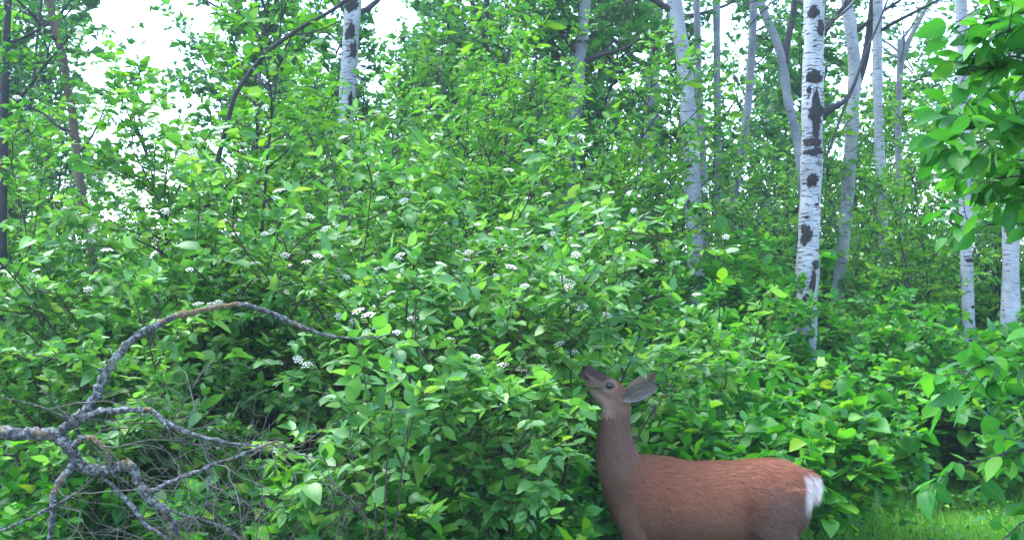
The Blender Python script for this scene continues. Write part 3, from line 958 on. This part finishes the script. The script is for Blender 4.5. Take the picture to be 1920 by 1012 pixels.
# ------------------------------------------------------------------ fallen dead limb
def fallen_limb():
    rng = np.random.default_rng(71)
    Y = 4.6
    base = np.array([xat(140, Y), Y, 0.0])
    root = thing('fallen_branch', base, 'grey lichen covered dead limb arching over the undergrowth', 'branch')
    limbs = [
        [(-700, 1080, 46, .3), (-420, 900, 40, .2), (-160, 822, 36, .1), (0, 812, 33, 0), (60, 812, 31, 0), (105, 818, 30, 0), (128, 835, 30, 0), (140, 858, 28, 0), (165, 878, 27, 0), (195, 882, 25, -.03), (228, 874, 22, -.06),
         (246, 872, 20, -.08), (258, 902, 18, -.1), (275, 930, 19, -.12), (308, 958, 20, -.1), (330, 1000, 17, -.1), (350, 1080, 14, -.1), (360, 1200, 12, -.05), (370, 1330, 10, 0)],
        [(108, 815, 22, 0), (130, 795, 25, 0), (158, 775, 26, 0), (178, 748, 24, 0), (190, 715, 22, .02), (212, 678, 21, .04), (250, 636, 19, .06), (300, 606, 17, .08), (350, 588, 15, .1), (410, 575, 13, .12), (460, 572, 13, .14),
         (510, 588, 11, .18), (560, 610, 10, .22), (620, 630, 8, .25), (690, 634, 5, .3), (740, 625, 3, .3)],
        [(140, 792, 18, 0), (190, 772, 16, -.04), (240, 768, 14, -.07), (278, 768, 13, -.1), (310, 790, 12, -.12), (350, 810, 11, -.12), (400, 824, 9, -.1), (445, 832, 7, -.1), (500, 836, 3, -.1)],
        [(138, 862, 14, 0), (138, 840, 13, -.06), (150, 825, 12, -.1), (170, 820, 12, -.12), (192, 836, 11, -.12), (205, 860, 11, -.1), (212, 878, 10, -.06)],
        [(262, 905, 10, -.1), (285, 920, 11, -.14), (315, 905, 10, -.18), (350, 890, 9, -.2), (400, 871, 8, -.2), (455, 852, 7, -.2), (518, 828, 5, -.18), (555, 850, 4, -.2), (605, 858, 2, -.2)],
        [(142, 868, 20, 0), (118, 895, 17, -.08), (102, 930, 16, -.12), (97, 985, 14, -.12), (85, 1080, 12, -.1), (70, 1330, 9, 0)],
        [(185, 886, 9, 0), (240, 940, 9, -.1), (275, 985, 9, -.14), (300, 1000, 7, -.16), (340, 1060, 6, -.16), (380, 1330, 5, 0)],
        [(-40, 1010, 5, -.2), (40, 978, 6, -.2), (100, 948, 5, -.2), (162, 912, 3, -.2)],
        [(275, 930, 8, -.1), (330, 960, 7, -.02), (380, 975, 6, .0), (440, 1000, 5, .05), (470, 1080, 4, .05), (480, 1330, 3, .05)],
        [(385, 870, 5, -.2), (392, 910, 5, -.2), (380, 960, 4, -.2), (352, 995, 3, -.2), (340, 1100, 2, -.2)],
        [(130, 790, 6, 0), (90, 768, 4, -.1), (40, 752, 3, -.15), (0, 745, 2, -.2)],
        [(150, 820, 5, 0), (115, 770, 4, -.1), (85, 735, 3, -.15), (70, 720, 2, -.15)]]
    tips = []
    for L in limbs:
        P = np.array([at(x, y, Y + dy) for x, y, w, dy in L]) - base
        R = np.array([w for _, _, w, _ in L]) / 2 * Y / F
        c = catmull(np.column_stack([P, R]), 6)
        c[2:-2, :3] += rng.normal(0, .16, (len(c) - 4, 3)) * c[2:-2, 3:]
        R2 = c[:, 3] * (1 + rng.normal(0, .07, len(c))) * .80
        for kn in rng.integers(3, len(c) - 3, 4):
            R2[kn] *= 1.3
        V, Q = tubes(c[None, :, :3], R2[None], 10)
        V = V + rng.normal(0, 1, V.shape) * np.repeat(R2, 10)[:, None] * .08
        V[:, 2] = np.maximum(V[:, 2], -.03)
        link('limb', fast_mesh('limb', V, [Q, np.arange(10)[None] + (len(c) - 1) * 10], MAT['lichen'], smooth=True), root)
        for st in rng.integers(len(c) // 5, len(c) - 4, 2):                     # broken stubs
            d = norm(np.cross(c[st + 1, :3] - c[st, :3], rng.normal(size=3)))
            Ls = R2[st] * rng.uniform(1.6, 3.2)
            sp = np.array([c[st, :3], c[st, :3] + d * Ls * .6, c[st, :3] + d * Ls + rng.normal(0, .004, 3)])
            V, Q = tubes(sp[None], (R2[st] * np.array([.55, .38, .22]))[None], 7)
            link('broken_stub', fast_mesh('broken_stub', V, [Q, np.arange(7)[None] + 14], MAT['lichen'], smooth=True), root)
        tips.append(c[len(c) // 3:, :3])
    # dead twiggy spray
    A = np.vstack([t[::2] for t in tips[1:]])
    A = A[(A[:, 2] > .25) & (A[:, 2] < 1.25)]
    S = A[rng.integers(len(A), size=50)]
    D = rng.normal(size=(50, 3)) + np.array([.9, .25, -.35])
    P1, T1 = curves(S, D, rng.uniform(.15, .6, 50), 7, -.5, .55, rng)
    S, D, t = spawn(P1, T1, 5, .15, 1, .8, rng)
    P2, T2 = curves(S, D, rng.uniform(.06, .32, len(S)), 4, -.2, .5, rng)
    V, Q = woody([P1, P2], [(.0028, .0012), (.0014, .0008)], [4, 3])
    link('dead_twigs', fast_mesh('dead_twigs', V, [Q], MAT['deadtwig']), root)['kind'] = 'stuff'
    # heap of dead brush below the thicket
    b2 = np.array([xat(560, 5.5), 5.5, 0.0])
    h = thing('brush_heap', b2, 'tangle of thin grey dead twigs under the dogwoods', 'brush')
    S = np.column_stack([rng.normal(-.1, .5, 95), rng.normal(.05, .28, 95), np.full(95, -.02)])
    D = np.column_stack([rng.normal(0, .8, 95), rng.normal(0, .5, 95), rng.uniform(.4, 1.2, 95)])
    P1, T1 = curves(S, D, rng.uniform(.6, 1.45, 95), 9, -.8, .5, rng)
    S, D, t = spawn(P1, T1, 6, .25, 1, .8, rng)
    P2, T2 = curves(S, D, rng.uniform(.1, .4, len(S)), 4, -.3, .45, rng)
    V, Q = woody([P1, P2], [(.0045, .0018), (.0022, .0012)], [4, 3])
    o = link('dead_twigs', fast_mesh('dead_twigs', V, [Q], MAT['deadtwig']), h); o['kind'] = 'stuff'


fallen_limb()


# ------------------------------------------------------------------ grass and ground cover
def grass():
    rng = np.random.default_rng(81)
    N = 42000
    X = rng.uniform(1.2, 5.2, N); Yg = rng.uniform(6.2, 10.4, N)
    k = (X / Yg > .20)
    X, Yg = X[k], Yg[k]; N = len(X)
    S = np.column_stack([X, Yg, ground_z(X, Yg) - .01])
    D = np.column_stack([rng.normal(0, .35, N), rng.normal(0, .35, N), np.ones(N)])
    L = rng.uniform(.06, .2, N) * (1 + .5 * np.sin(X * 3) * np.sin(Yg * 2.3))
    P, T = curves(S, D, L, 3, -.5, .2, rng)
    side = norm(np.cross(D, rng.normal(size=(N, 3))))
    w = rng.uniform(.0025, .005, N)[:, None]
    V = np.stack([P[:, 0] - side * w, P[:, 0] + side * w, P[:, 1] - side * w * .9, P[:, 1] + side * w * .9, P[:, 2] - side * w * .6, P[:, 2] + side * w * .6, P[:, 3]], 1)
    b = (np.arange(N) * 7)[:, None]
    Q = np.concatenate([b + [0, 1, 3, 2], b + [2, 3, 5, 4]]); Tt = b + [4, 5, 6]
    v = rng.random(N)
    o = link('grass', fast_mesh('grass', V.reshape(-1, 3), [Q, Tt], MAT['grass'], np.concatenate([v, v, v])))
    tag(o, 'short bright grass on the trail behind the deer', 'grass', kind='stuff')
    N = 30000
    X = rng.uniform(-9, 9, N); Yg = rng.uniform(4.5, 20, N)
    S = np.column_stack([X, Yg, ground_z(X, Yg) + rng.uniform(.02, .22, N)])
    D = rng.normal(size=(N, 3)); D[:, 2] *= .25; D = norm(D)
    Nn = np.array([0, 0, 1]) + rng.normal(0, .35, (N, 3)); Nn = norm(Nn - (Nn * D).sum(1, keepdims=True) * D)
    o = link('ground_cover', leaf_mesh('ground_cover', (S, D, Nn, rng.uniform(.03, .065, N)), MAT['und'], 'lo', rng))
    tag(o, 'low green ground cover leaves on the forest floor', 'ground cover', kind='stuff')


grass()

# ------------------------------------------------------------------ the deer
def deer():
    rng = np.random.default_rng(91)
    s = 5.6 / F
    X0, Z0 = 1300, 560

    def pz(px, py):                                  # photo pixel -> deer plane (along body, up)
        return (px - X0) * s, CAMZ - (py - Z0) * s

    verts, quads = [], []

    def loft(secs, n=28, flatbot=None):
        """secs: list of (top(a,z), bottom(a,z), halfwidth, egg)"""
        k0 = len(verts)
        for (ta, tz), (ba, bz), hw, egg in secs:
            ca, cz = (ta + ba) / 2, (tz + bz) / 2
            ha, hz = (ta - ba) / 2, (tz - bz) / 2
            for i in range(n):
                th = 2 * math.pi * i / n
                c, si = math.cos(th), math.sin(th)
                w = hw * (1 - egg * c) * si
                verts.append((ca + ha * c, w, cz + hz * c))
        m = len(secs)
        for j in range(m - 1):
            for i in range(n):
                a = k0 + j * n + i; b = k0 + j * n + (i + 1) % n
                quads.append((a, b, b + n, a + n))
        quads.append(tuple(range(k0 + n - 1, k0 - 1, -1)))
        quads.append(tuple(range(k0 + (m - 1) * n, k0 + m * n)))

    def sec(t, b, hw, egg=0.0):
        return pz(*t), pz(*b), hw, egg

    def smooth_secs(S, n=4):
        A = np.array([[*a, *b, h, e] for a, b, h, e in S])
        C = catmull(A, n)
        return [((r[0], r[1]), (r[2], r[3]), max(r[4], .004), r[5]) for r in C]

    # trunk
    loft(smooth_secs([sec((1146, 905), (1150, 960), .045), sec((1156, 880), (1158, 990), .085, .05), sec((1178, 862), (1176, 1010), .118, .08), sec((1208, 857), (1206, 1024), .138, .10),
                      sec((1250, 858), (1250, 1031), .158, .12), sec((1300, 866), (1300, 1033), .180, .12), sec((1350, 865), (1350, 1031), .188, .12), sec((1400, 861), (1400, 1020), .182, .08),
                      sec((1445, 857), (1440, 1010), .168, .0), sec((1480, 860), (1472, 1008), .150, -.04), sec((1506, 871), (1498, 1000), .122, -.05), sec((1522, 888), (1518, 975), .085), sec((1528, 905), (1526, 945), .045)]))
    # neck
    loft(smooth_secs([sec((1240, 890), (1150, 985), .115), sec((1212, 868), (1132, 930), .102), sec((1197, 850), (1121, 888), .088), sec((1188, 822), (1119, 848), .076), sec((1185, 795), (1123, 810), .067),
                      sec((1184, 770), (1127, 778), .062), sec((1182, 748), (1132, 756), .058), sec((1172, 735), (1142, 742), .045)]))
    # head
    loft(smooth_secs([sec((1092, 688), (1088, 696), .013), sec((1096, 684), (1087, 702), .024), sec((1103, 685), (1090, 710), .029), sec((1114, 690), (1096, 722), .031), sec((1128, 698), (1104, 737), .037),
                      sec((1146, 707), (1115, 752), .050), sec((1163, 717), (1128, 765), .059), sec((1179, 731), (1144, 773), .058), sec((1188, 746), (1160, 776), .046), sec((1188, 757), (1172, 770), .025)]))

    def limb(pts, n=16):
        k0 = len(verts)
        C = catmull(np.array(pts, float), 5)         # a, b, z, r_along, r_across
        for a, b, z, ra, rb in C:
            for i in range(n):
                th = 2 * math.pi * i / n
                verts.append((a + ra * math.cos(th), b + rb * math.sin(th), z))
        m = len(C)
        for j in range(m - 1):
            for i in range(n):
                p = k0 + j * n + i; q = k0 + j * n + (i + 1) % n
                quads.append((p, p + n, q + n, q))
        quads.append(tuple(range(k0, k0 + n)))
        quads.append(tuple(range(k0 + m * n - 1, k0 + (m - 1) * n - 1, -1)))

    fa = pz(1192, 1000)[0]; ha = pz(1470, 1000)[0]
    for sd in (-1, 1):
        st = .07 * sd
        limb([(fa + .01, .08 * sd, .72, .075, .05), (fa - .01, .085 * sd, .58, .078, .052), (fa + .005, .085 * sd, .47, .06, .045), (fa + st * .8, .08 * sd, .36, .034, .03), (fa - .005 + st, .08 * sd, .285, .028, .028),
              (fa + st, .08 * sd, .24, .021, .02), (fa + .005 + st, .08 * sd, .12, .018, .018), (fa + st, .08 * sd, .075, .024, .022), (fa - .02 + st, .08 * sd, .04, .02, .02), (fa - .035 + st, .08 * sd, .004, .032, .025)])
        st = -.06 * sd
        limb([(ha - .0, .09 * sd, .76, .13, .06), (ha - .03, .098 * sd, .64, .145, .062), (ha - .04, .098 * sd, .53, .11, .055), (ha + .0 + st, .09 * sd, .44, .065, .04), (ha + .075 + st, .085 * sd, .36, .042, .03),
              (ha + .105 + st, .085 * sd, .315, .034, .026), (ha + .095 + st, .085 * sd, .25, .024, .022), (ha + .075 + st, .085 * sd, .13, .019, .019), (ha + .065 + st, .085 * sd, .08, .025, .022), (ha + .045 + st, .085 * sd, .04, .021, .02), (ha + .03 + st, .085 * sd, .004, .032, .025)])
    # tail, hanging over the rump
    ta, tz = pz(1522, 884)
    limb([(ta - .02, 0, tz + .02, .02, .03), (ta + .018, 0, tz - .005, .024, .032), (ta + .038, 0, tz - .05, .022, .034), (ta + .040, 0, tz - .09, .02, .032), (ta + .034, 0, tz - .125, .014, .024), (ta + .028, 0, tz - .145, .006, .01)])

    me = bpy.data.meshes.new('body_cage')
    me.from_pydata(verts, [], quads)
    tmp = bpy.data.objects.new('body_cage', me)
    COL.objects.link(tmp)
    rm = tmp.modifiers.new('r', 'REMESH'); rm.mode = 'VOXEL'; rm.voxel_size = .0075
    sm = tmp.modifiers.new('s', 'SMOOTH'); sm.factor = .5; sm.iterations = 9
    dg = bpy.context.evaluated_depsgraph_get()
    body = bpy.data.meshes.new_from_object(tmp.evaluated_get(dg))
    bpy.data.objects.remove(tmp)
    n = len(body.vertices)
    V = np.empty(n * 3, np.float32); body.vertices.foreach_get('co', V); V = V.reshape(-1, 3).astype(float)
    Nn = np.empty(n * 3, np.float32); body.vertices.foreach_get('normal', Nn); Nn = Nn.reshape(-1, 3).astype(float)

    # shallow anatomy: shoulder blade, rib cage, flank hollow, thigh edge
    def bumpf(px, py, rx, ry, d):
        a, z = pz(px, py)
        g = np.exp(-(((V[:, 0] - a) / (rx * s)) ** 2 + ((V[:, 2] - z) / (ry * s)) ** 2))
        return Nn * (g * d * np.clip(np.abs(V[:, 1]) / .08, 0, 1))[:, None]
    disp = bumpf(1205, 930, 26, 60, .012) + bumpf(1245, 960, 14, 60, -.007) + bumpf(1408, 960, 16, 45, -.020) + bumpf(1465, 950, 30, 45, .014) + bumpf(1448, 872, 16, 14, .008) \
        + bumpf(1163, 738, 12, 14, .006) + bumpf(1146, 713, 9, 5, .009) + bumpf(1132, 716, 9, 8, -.004) + bumpf(1146, 724, 6, 6, -.004) + bumpf(1215, 900, 10, 30, .005)
    V = V + disp
    body.vertices.foreach_set('co', V.astype(np.float32).ravel())
    body.update()

    def coat(Vp):
        px = Vp[:, 0] / s + X0
        py = (CAMZ - Vp[:, 2]) / s + Z0
        lat = np.abs(Vp[:, 1])
        px0, py0 = px, py
        jx = np.sin(px * .31 + py * .12) + np.sin(px * .11 - py * .23 + 1) + .7 * np.sin(px * .73 + py * .41 + lat * 90) + .6 * np.sin(py * .9 - px * .2)
        jy = np.sin(py * .27 - px * .15 + 2) + np.sin(py * .13 + px * .19) + .7 * np.sin(py * .67 + px * .53 + lat * 70)
        jit = np.where(py < 790, .35, 2.3)
        px, py = px + jx * jit, py + jy * jit

        def sst(x, a, b):
            t = np.clip((x - a) / (b - a), 0, 1); return t * t * (3 - 2 * t)

        def blob(cx, cy, rx, ry):
            return np.exp(-(((px - cx) / rx) ** 2 + ((py - cy) / ry) ** 2))
        rust = np.array([.140, .070, .043]); dun = np.array([.100, .066, .050]); grey = np.array([.098, .073, .061]); slate = np.array([.074, .056, .052])
        C = rust[None] * np.ones((len(px), 1))
        def mixto(c, f):
            nonlocal C
            f = np.clip(f, 0, 1)[:, None]
            C = C * (1 - f) + np.asarray(c)[None] * f
        mixto([.128, .064, .040], sst(py, 880, 915) * .6)
        mixto(dun, sst(py + (px - 1300) * .03, 915, 985))
        mixto([.14, .064, .038], blob(1470, 880, 60, 18) * .8)
        # thigh
        mixto(slate, sst(px + (py - 940) * .35, 1395, 1465) * sst(py + (1500 - px) * .22, 880, 955) * .9)
        mixto([.095, .043, .024], blob(1412, 940, 14, 30) * .7)  # flank fold: crease shade put into the coat colour, here and below
        mixto([.045, .034, .028], blob(1408, 990, 10, 30) * .7)
        # shoulder, neck, chest
        edge = px + (py - 900) * .06
        mixto(grey, 1 - sst(edge, 1166, 1236))
        mixto([.086, .060, .052], blob(1180, 800, 8, 50) * .8 + blob(1188, 842, 10, 16) * .5)
        mixto([.098, .085, .078], blob(1128, 800, 10, 40) * .5)
        # head
        px, py = px0 + jx * .35, py0 + jy * .35
        hd = (py < 782) * (px < 1200)
        mixto([.122, .098, .086], hd * sst(782 - py, 0, 20))
        fx = (px - 1095) * .80 - (py - 686) * 0.0
        topd = (py - 686) - (px - 1095) * .54                       # distance below the forehead line
        mixto([.050, .041, .045], hd * (1 - sst(topd, 6, 15)) * (1 - sst(px, 1140, 1152)))
        mixto([.125, .070, .050], .8 * hd * (1 - sst(topd, 4, 17)) * sst(px, 1140, 1160))
        mixto([.22, .195, .18], .8 * hd * np.exp(-((np.hypot((px - 1147) / 1.25, py - 722.5) - 9.5) / 2.2) ** 2))
        mixto([.215, .195, .165], hd * sst(topd, 26, 40) * (1 - sst(px, 1140, 1165)))
        mixto([.16, .135, .125], hd * blob(1186, 745, 7, 6))
        mixto([.024, .021, .023], blob(1091, 690, 7, 8) * 1.9 * hd)
        mixto([.03, .026, .026], blob(1146, 722, 9.5, 7.5) * hd * .95)
        mixto([.035, .03, .03], blob(1135, 726, 4, 2.5) * hd * .8)
        mixto([.035, .03, .03], np.exp(-((px - 1093 - (py - 700) * .9) / 5) ** 2) * np.exp(-((py - 708) / 5) ** 2) * hd * 1.0)
        mixto([.24, .22, .20], blob(1090, 706, 3.5, 3) * hd * .8)
        mixto([.008, .007, .007], blob(1094, 690, 2.2, 2.6) * hd)
        # rump patch and tail
        px, py = px0 + jx * 1.0, py0 + jy * 1.5
        mixto([.40, .47, .54], sst(px + (py - 900) * .02 - lat * 90, 1500, 1509) * (1 - sst(py, 928, 960)) * sst(py, 878, 890))
        mixto([.12, .11, .12], sst(px, 1526, 1532) * sst(py, 922, 938))
        mixto([.24, .21, .19], sst(py, 1018, 1040) * (px > 1220) * (px < 1420) * .8)
        mixto([.03, .026, .024], sst(-Vp[:, 2], -.06, -.04))
        return C * np.array([1.60, 1.17, .97])

    m, nt, out = new_mat('deer_coat')
    at_ = nt.nodes.new('ShaderNodeAttribute'); at_.attribute_name = 'coat'
    tc = nt.nodes.new('ShaderNodeTexCoord')
    fz = noise(nt, mapping(nt, tc.outputs['Object'], (26, 60, 90)), 2.0, 4, .65)
    col = mixc(nt, 1.0, at_.outputs['Color'], ramp(nt, fz, [(.3, (.72, .72, .74)), (.7, (1.22, 1.2, 1.18))]), 'MULTIPLY')
    big = noise(nt, tc.outputs['Object'], 7, 3)
    col = mixc(nt, 1.0, col, ramp(nt, big, [(.3, (.88, .88, .9)), (.7, (1.1, 1.08, 1.06))]), 'MULTIPLY')
    surf(nt, out, col, .8, fz, .5, .006, .2)
    MAT['coat'] = m
    fm, nt, out = new_mat('deer_fur')
    at_ = nt.nodes.new('ShaderNodeAttribute'); at_.attribute_name = 'coat'
    surf(nt, out, at_.outputs['Color'], .65, spec=.25)
    MAT['fur'] = fm

    C = coat(V)
    a = body.attributes.new('coat', 'FLOAT_COLOR', 'POINT')
    c4 = np.ones((n, 4), np.float32); c4[:, :3] = C; a.data.foreach_set('color', c4.ravel())
    body.materials.clear(); body.materials.append(MAT['coat'])
    body.polygons.foreach_set('use_smooth', np.ones(len(body.polygons), bool))
    YAW = math.radians(-12)
    base = np.array([xat(1292, 5.73), 5.73, 0.0])
    root = thing('deer', base, 'brown doe with white rump stretching her neck up to browse dogwood leaves', 'deer', rz=YAW, sc=.99)
    bo = link('body', body, root)

    # fur: short blades lying along the coat
    nq = len(body.polygons)
    area = np.empty(nq, np.float32); body.polygons.foreach_get('area', area)
    ctr = np.empty(nq * 3, np.float32); body.polygons.foreach_get('center', ctr); ctr = ctr.reshape(-1, 3).astype(float)
    fn = np.empty(nq * 3, np.float32); body.polygons.foreach_get('normal', fn); fn = fn.reshape(-1, 3).astype(float)
    wgt = area * (ctr[:, 2] > .3)
    NB = 110000
    idx = rng.choice(nq, NB, p=wgt / wgt.sum())
    Pb = ctr[idx] + rng.normal(0, .003, (NB, 3)); Nb = fn[idx]
    px = Pb[:, 0] / s + X0; py = (CAMZ - Pb[:, 2]) / s + Z0
    flow = np.array([.9, 0, -.42])[None] * np.ones((NB, 1))
    nk = np.clip((1215 - px) / 40, 0, 1)[:, None] * np.clip((930 - py) / 60, 0, 1)[:, None]
    flow = flow * (1 - nk) + np.array([.12, 0, -1.0]) * nk
    hd = ((py < 765) & (px < 1195))[:, None]
    flow = np.where(hd, np.array([.8, 0, -.55]), flow)
    rp = (px > 1505)[:, None]
    flow = np.where(rp, np.array([.35, 0, -.95]), flow)
    swirl = (np.sin(px * .07 + py * .05) + np.sin(px * .031 - py * .06 + 1.3))[:, None]
    flow = flow + rng.normal(0, .14, (NB, 3)) + swirl * np.array([0, 0, .16])
    flow = norm(flow - (flow * Nb).sum(1, keepdims=True) * Nb)
    Ln = rng.uniform(.014, .042, NB) * np.where(hd[:, 0], .45, 1) * np.where(rp[:, 0], 1.15, 1)
    lift = rng.uniform(.08, .26, NB)[:, None]
    tip = Pb + (flow + Nb * lift) * Ln[:, None]
    sdv = norm(np.cross(flow, Nb)) * (rng.uniform(.0009, .0016, NB))[:, None]
    root_p = Pb - Nb * .001
    FV = np.stack([root_p - sdv, root_p + sdv, tip], 1)
    mot = .04 * (np.sin(px * .19 + py * .33) + np.sin(px * .47 - py * .21) + np.sin(py * .61 + px * .09))[:, None]
    fc = coat(Pb) * np.exp(rng.normal(0.03, .20, (NB, 1)) + mot) * np.array([1.05, 1.02, 1.0])
    fc3 = np.repeat(fc, 3, 0); fc3[2::3] *= 1.05
    fur = fast_mesh('fur', FV.reshape(-1, 3), [np.arange(NB * 3).reshape(-1, 3)], MAT['fur'], color=np.clip(fc3, 0, .9))
    link('fur', fur, bo)['kind'] = 'stuff'

    # ears: cupped leaf shapes
    em, nt, out = new_mat('deer_ear')
    at_ = nt.nodes.new('ShaderNodeAttribute'); at_.attribute_name = 'coat'
    surf(nt, out, at_.outputs['Color'], .75, spec=.2)
    for sd in (-1, 1):
        b0 = np.array([*pz(1172, 747)]); t0 = np.array([*pz(1246, 716)]) if sd < 0 else np.array([*pz(1236, 700)])
        ax = t0 - b0; Lr = np.linalg.norm(ax); ax = ax / Lr; pr = np.array([-ax[1], ax[0]])
        nu, nv = 22, 15
        front, cols = [], []
        for i in range(nu):
            u = i / (nu - 1)
            w = .060 * (math.sin(math.pi * min(1, u * .82 + .10)) ** .85) * (1 - .15 * u) if u < .995 else .004
            w *= min(1, .80 + u * 1.2)
            w *= (1 - max(0, (u - .72) / .28) ** 2 * .9)
            for j in range(nv):
                v = j / (nv - 1) * 2 - 1
                cup = .044 * (1 - .25 * u) * (v * v) * min(1, .6 + u * 2)
                p = b0 + ax * (u * Lr) + pr * (v * w * .80)
                lat = .040 + .018 * u - cup * -1.0 + .012 * math.sin(u * 3)
                y = sd * (lat + .0)
                front.append((p[0], y, p[1]))
                inner = max(0, 1 - abs(v) ** 3)
                streak = max(0, math.sin(v * 10 + u * 4 + 1.2 * math.sin(u * 9))) * (1 - u) ** .5
                dk = np.array([.052, .036, .031]) * (1 - .0 * inner) + np.array([.26, .225, .21]) * streak * 1.0 * (1 - abs(v)) ** .4
                if abs(v) > .80: dk = np.array([.16, .135, .125])
                if abs(v) > .9: dk = np.array([.05, .042, .042])
                if u < .18: dk = np.array([.26, .215, .19]) * (1 - u * 1.5)
                cols.append(dk * 1.35)
        front = np.array(front); cols = np.array(cols)
        # back sheet, offset inward
        back = front.copy(); back[:, 1] -= sd * .005
        i, j = np.meshgrid(np.arange(nu - 1), np.arange(nv - 1), indexing='ij'); b = i * nv + j
        Q = np.stack([b, b + 1, b + nv + 1, b + nv], -1).reshape(-1, 4)
        nn = nu * nv
        Qb = Q[:, ::-1] + nn
        rim = []
        loop = [k for k in range(nv)] + [r * nv + nv - 1 for r in range(1, nu)] + [(nu - 1) * nv + k for k in range(nv - 2, -1, -1)] + [r * nv for r in range(nu - 2, 0, -1)]
        for k in range(len(loop)):
            p, q = loop[k], loop[(k + 1) % len(loop)]
            rim.append((p, p + nn, q + nn, q))
        bc = np.array([.13, .092, .075])[None] * np.ones((nn, 1))
        ear = fast_mesh('ear', np.vstack([front, back]), [Q, Qb, np.array(rim)], em, smooth=True, color=np.vstack([cols, bc]))
        eo = link('ear', ear, root)
        # pale hair tufts inside the ear
        NH = 1500
        iu = rng.integers(1, nu - 5, NH); jv = rng.integers(2, nv - 2, NH)
        p0 = front[iu * nv + jv]; p1 = front[np.minimum(iu + 4, nu - 1) * nv + jv] + rng.normal(0, .003, (NH, 3)); p1[:, 1] += sd * rng.uniform(.004, .014, NH)
        p1 = p0 + (p1 - p0) * rng.uniform(.4, 1.0, NH)[:, None]
        wv = np.array([pr[0], 0, pr[1]]) * .0009
        hv = np.stack([p0 - wv, p0 + wv, p1], 1).reshape(-1, 3)
        hc = np.repeat(np.array([.32, .26, .215])[None] * rng.uniform(.3, 1.2, NH)[:, None], 3, 0)
        link('ear_hair', fast_mesh('ear_hair', hv, [np.arange(NH * 3).reshape(-1, 3)], MAT['fur'], color=hc), eo)['kind'] = 'stuff'
    # eyes
    m, nt, out = new_mat('deer_eye')
    p = surf(nt, out, (.012, .009, .008), .08, spec=.6)
    for sd in (-1, 1):
        a, z = pz(1146.5, 722.5)
        nu, nv = 16, 10
        ev = []
        for i in range(nv + 1):
            ph = math.pi * i / nv
            for j in range(nu):
                th = 2 * math.pi * j / nu
                ev.append((a + .0205 * math.sin(ph) * math.cos(th), sd * (.046 + .0125 * math.cos(ph)), z + .0170 * math.sin(ph) * math.sin(th)))
        i, j = np.meshgrid(np.arange(nv), np.arange(nu), indexing='ij')
        Q = np.stack([i * nu + j, i * nu + (j + 1) % nu, (i + 1) * nu + (j + 1) % nu, (i + 1) * nu + j], -1).reshape(-1, 4)
        link('eye', fast_mesh('eye', np.array(ev), [Q], m, smooth=True), root)


deer()


# ------------------------------------------------------------------ haze volume added to soften contrast and blue the distance
def haze():
    x0, x1, y0, y1, z0, z1 = -1000., 1000., -400., 1900., -1.3, 16.
    V = [(x, y, z) for z in (z0, z1) for y in (y0, y1) for x in (x0, x1)]
    Q = np.array([[0, 2, 3, 1], [4, 5, 7, 6], [0, 1, 5, 4], [1, 3, 7, 5], [3, 2, 6, 7], [2, 0, 4, 6]])
    m, nt, out = new_mat('haze')
    v = nt.nodes.new('ShaderNodeVolumePrincipled')
    v.inputs['Color'].default_value = (.72, .88, 1.0, 1)
    v.inputs['Density'].default_value = .0015
    v.inputs['Anisotropy'].default_value = .3
    nt.links.new(v.outputs[0], out.inputs['Volume'])
    o = link('haze', fast_mesh('haze', np.array(V), [Q], m))
    tag(o, 'thin bluish haze volume added to soften contrast between the tree trunks', 'haze', kind='stuff')


haze()
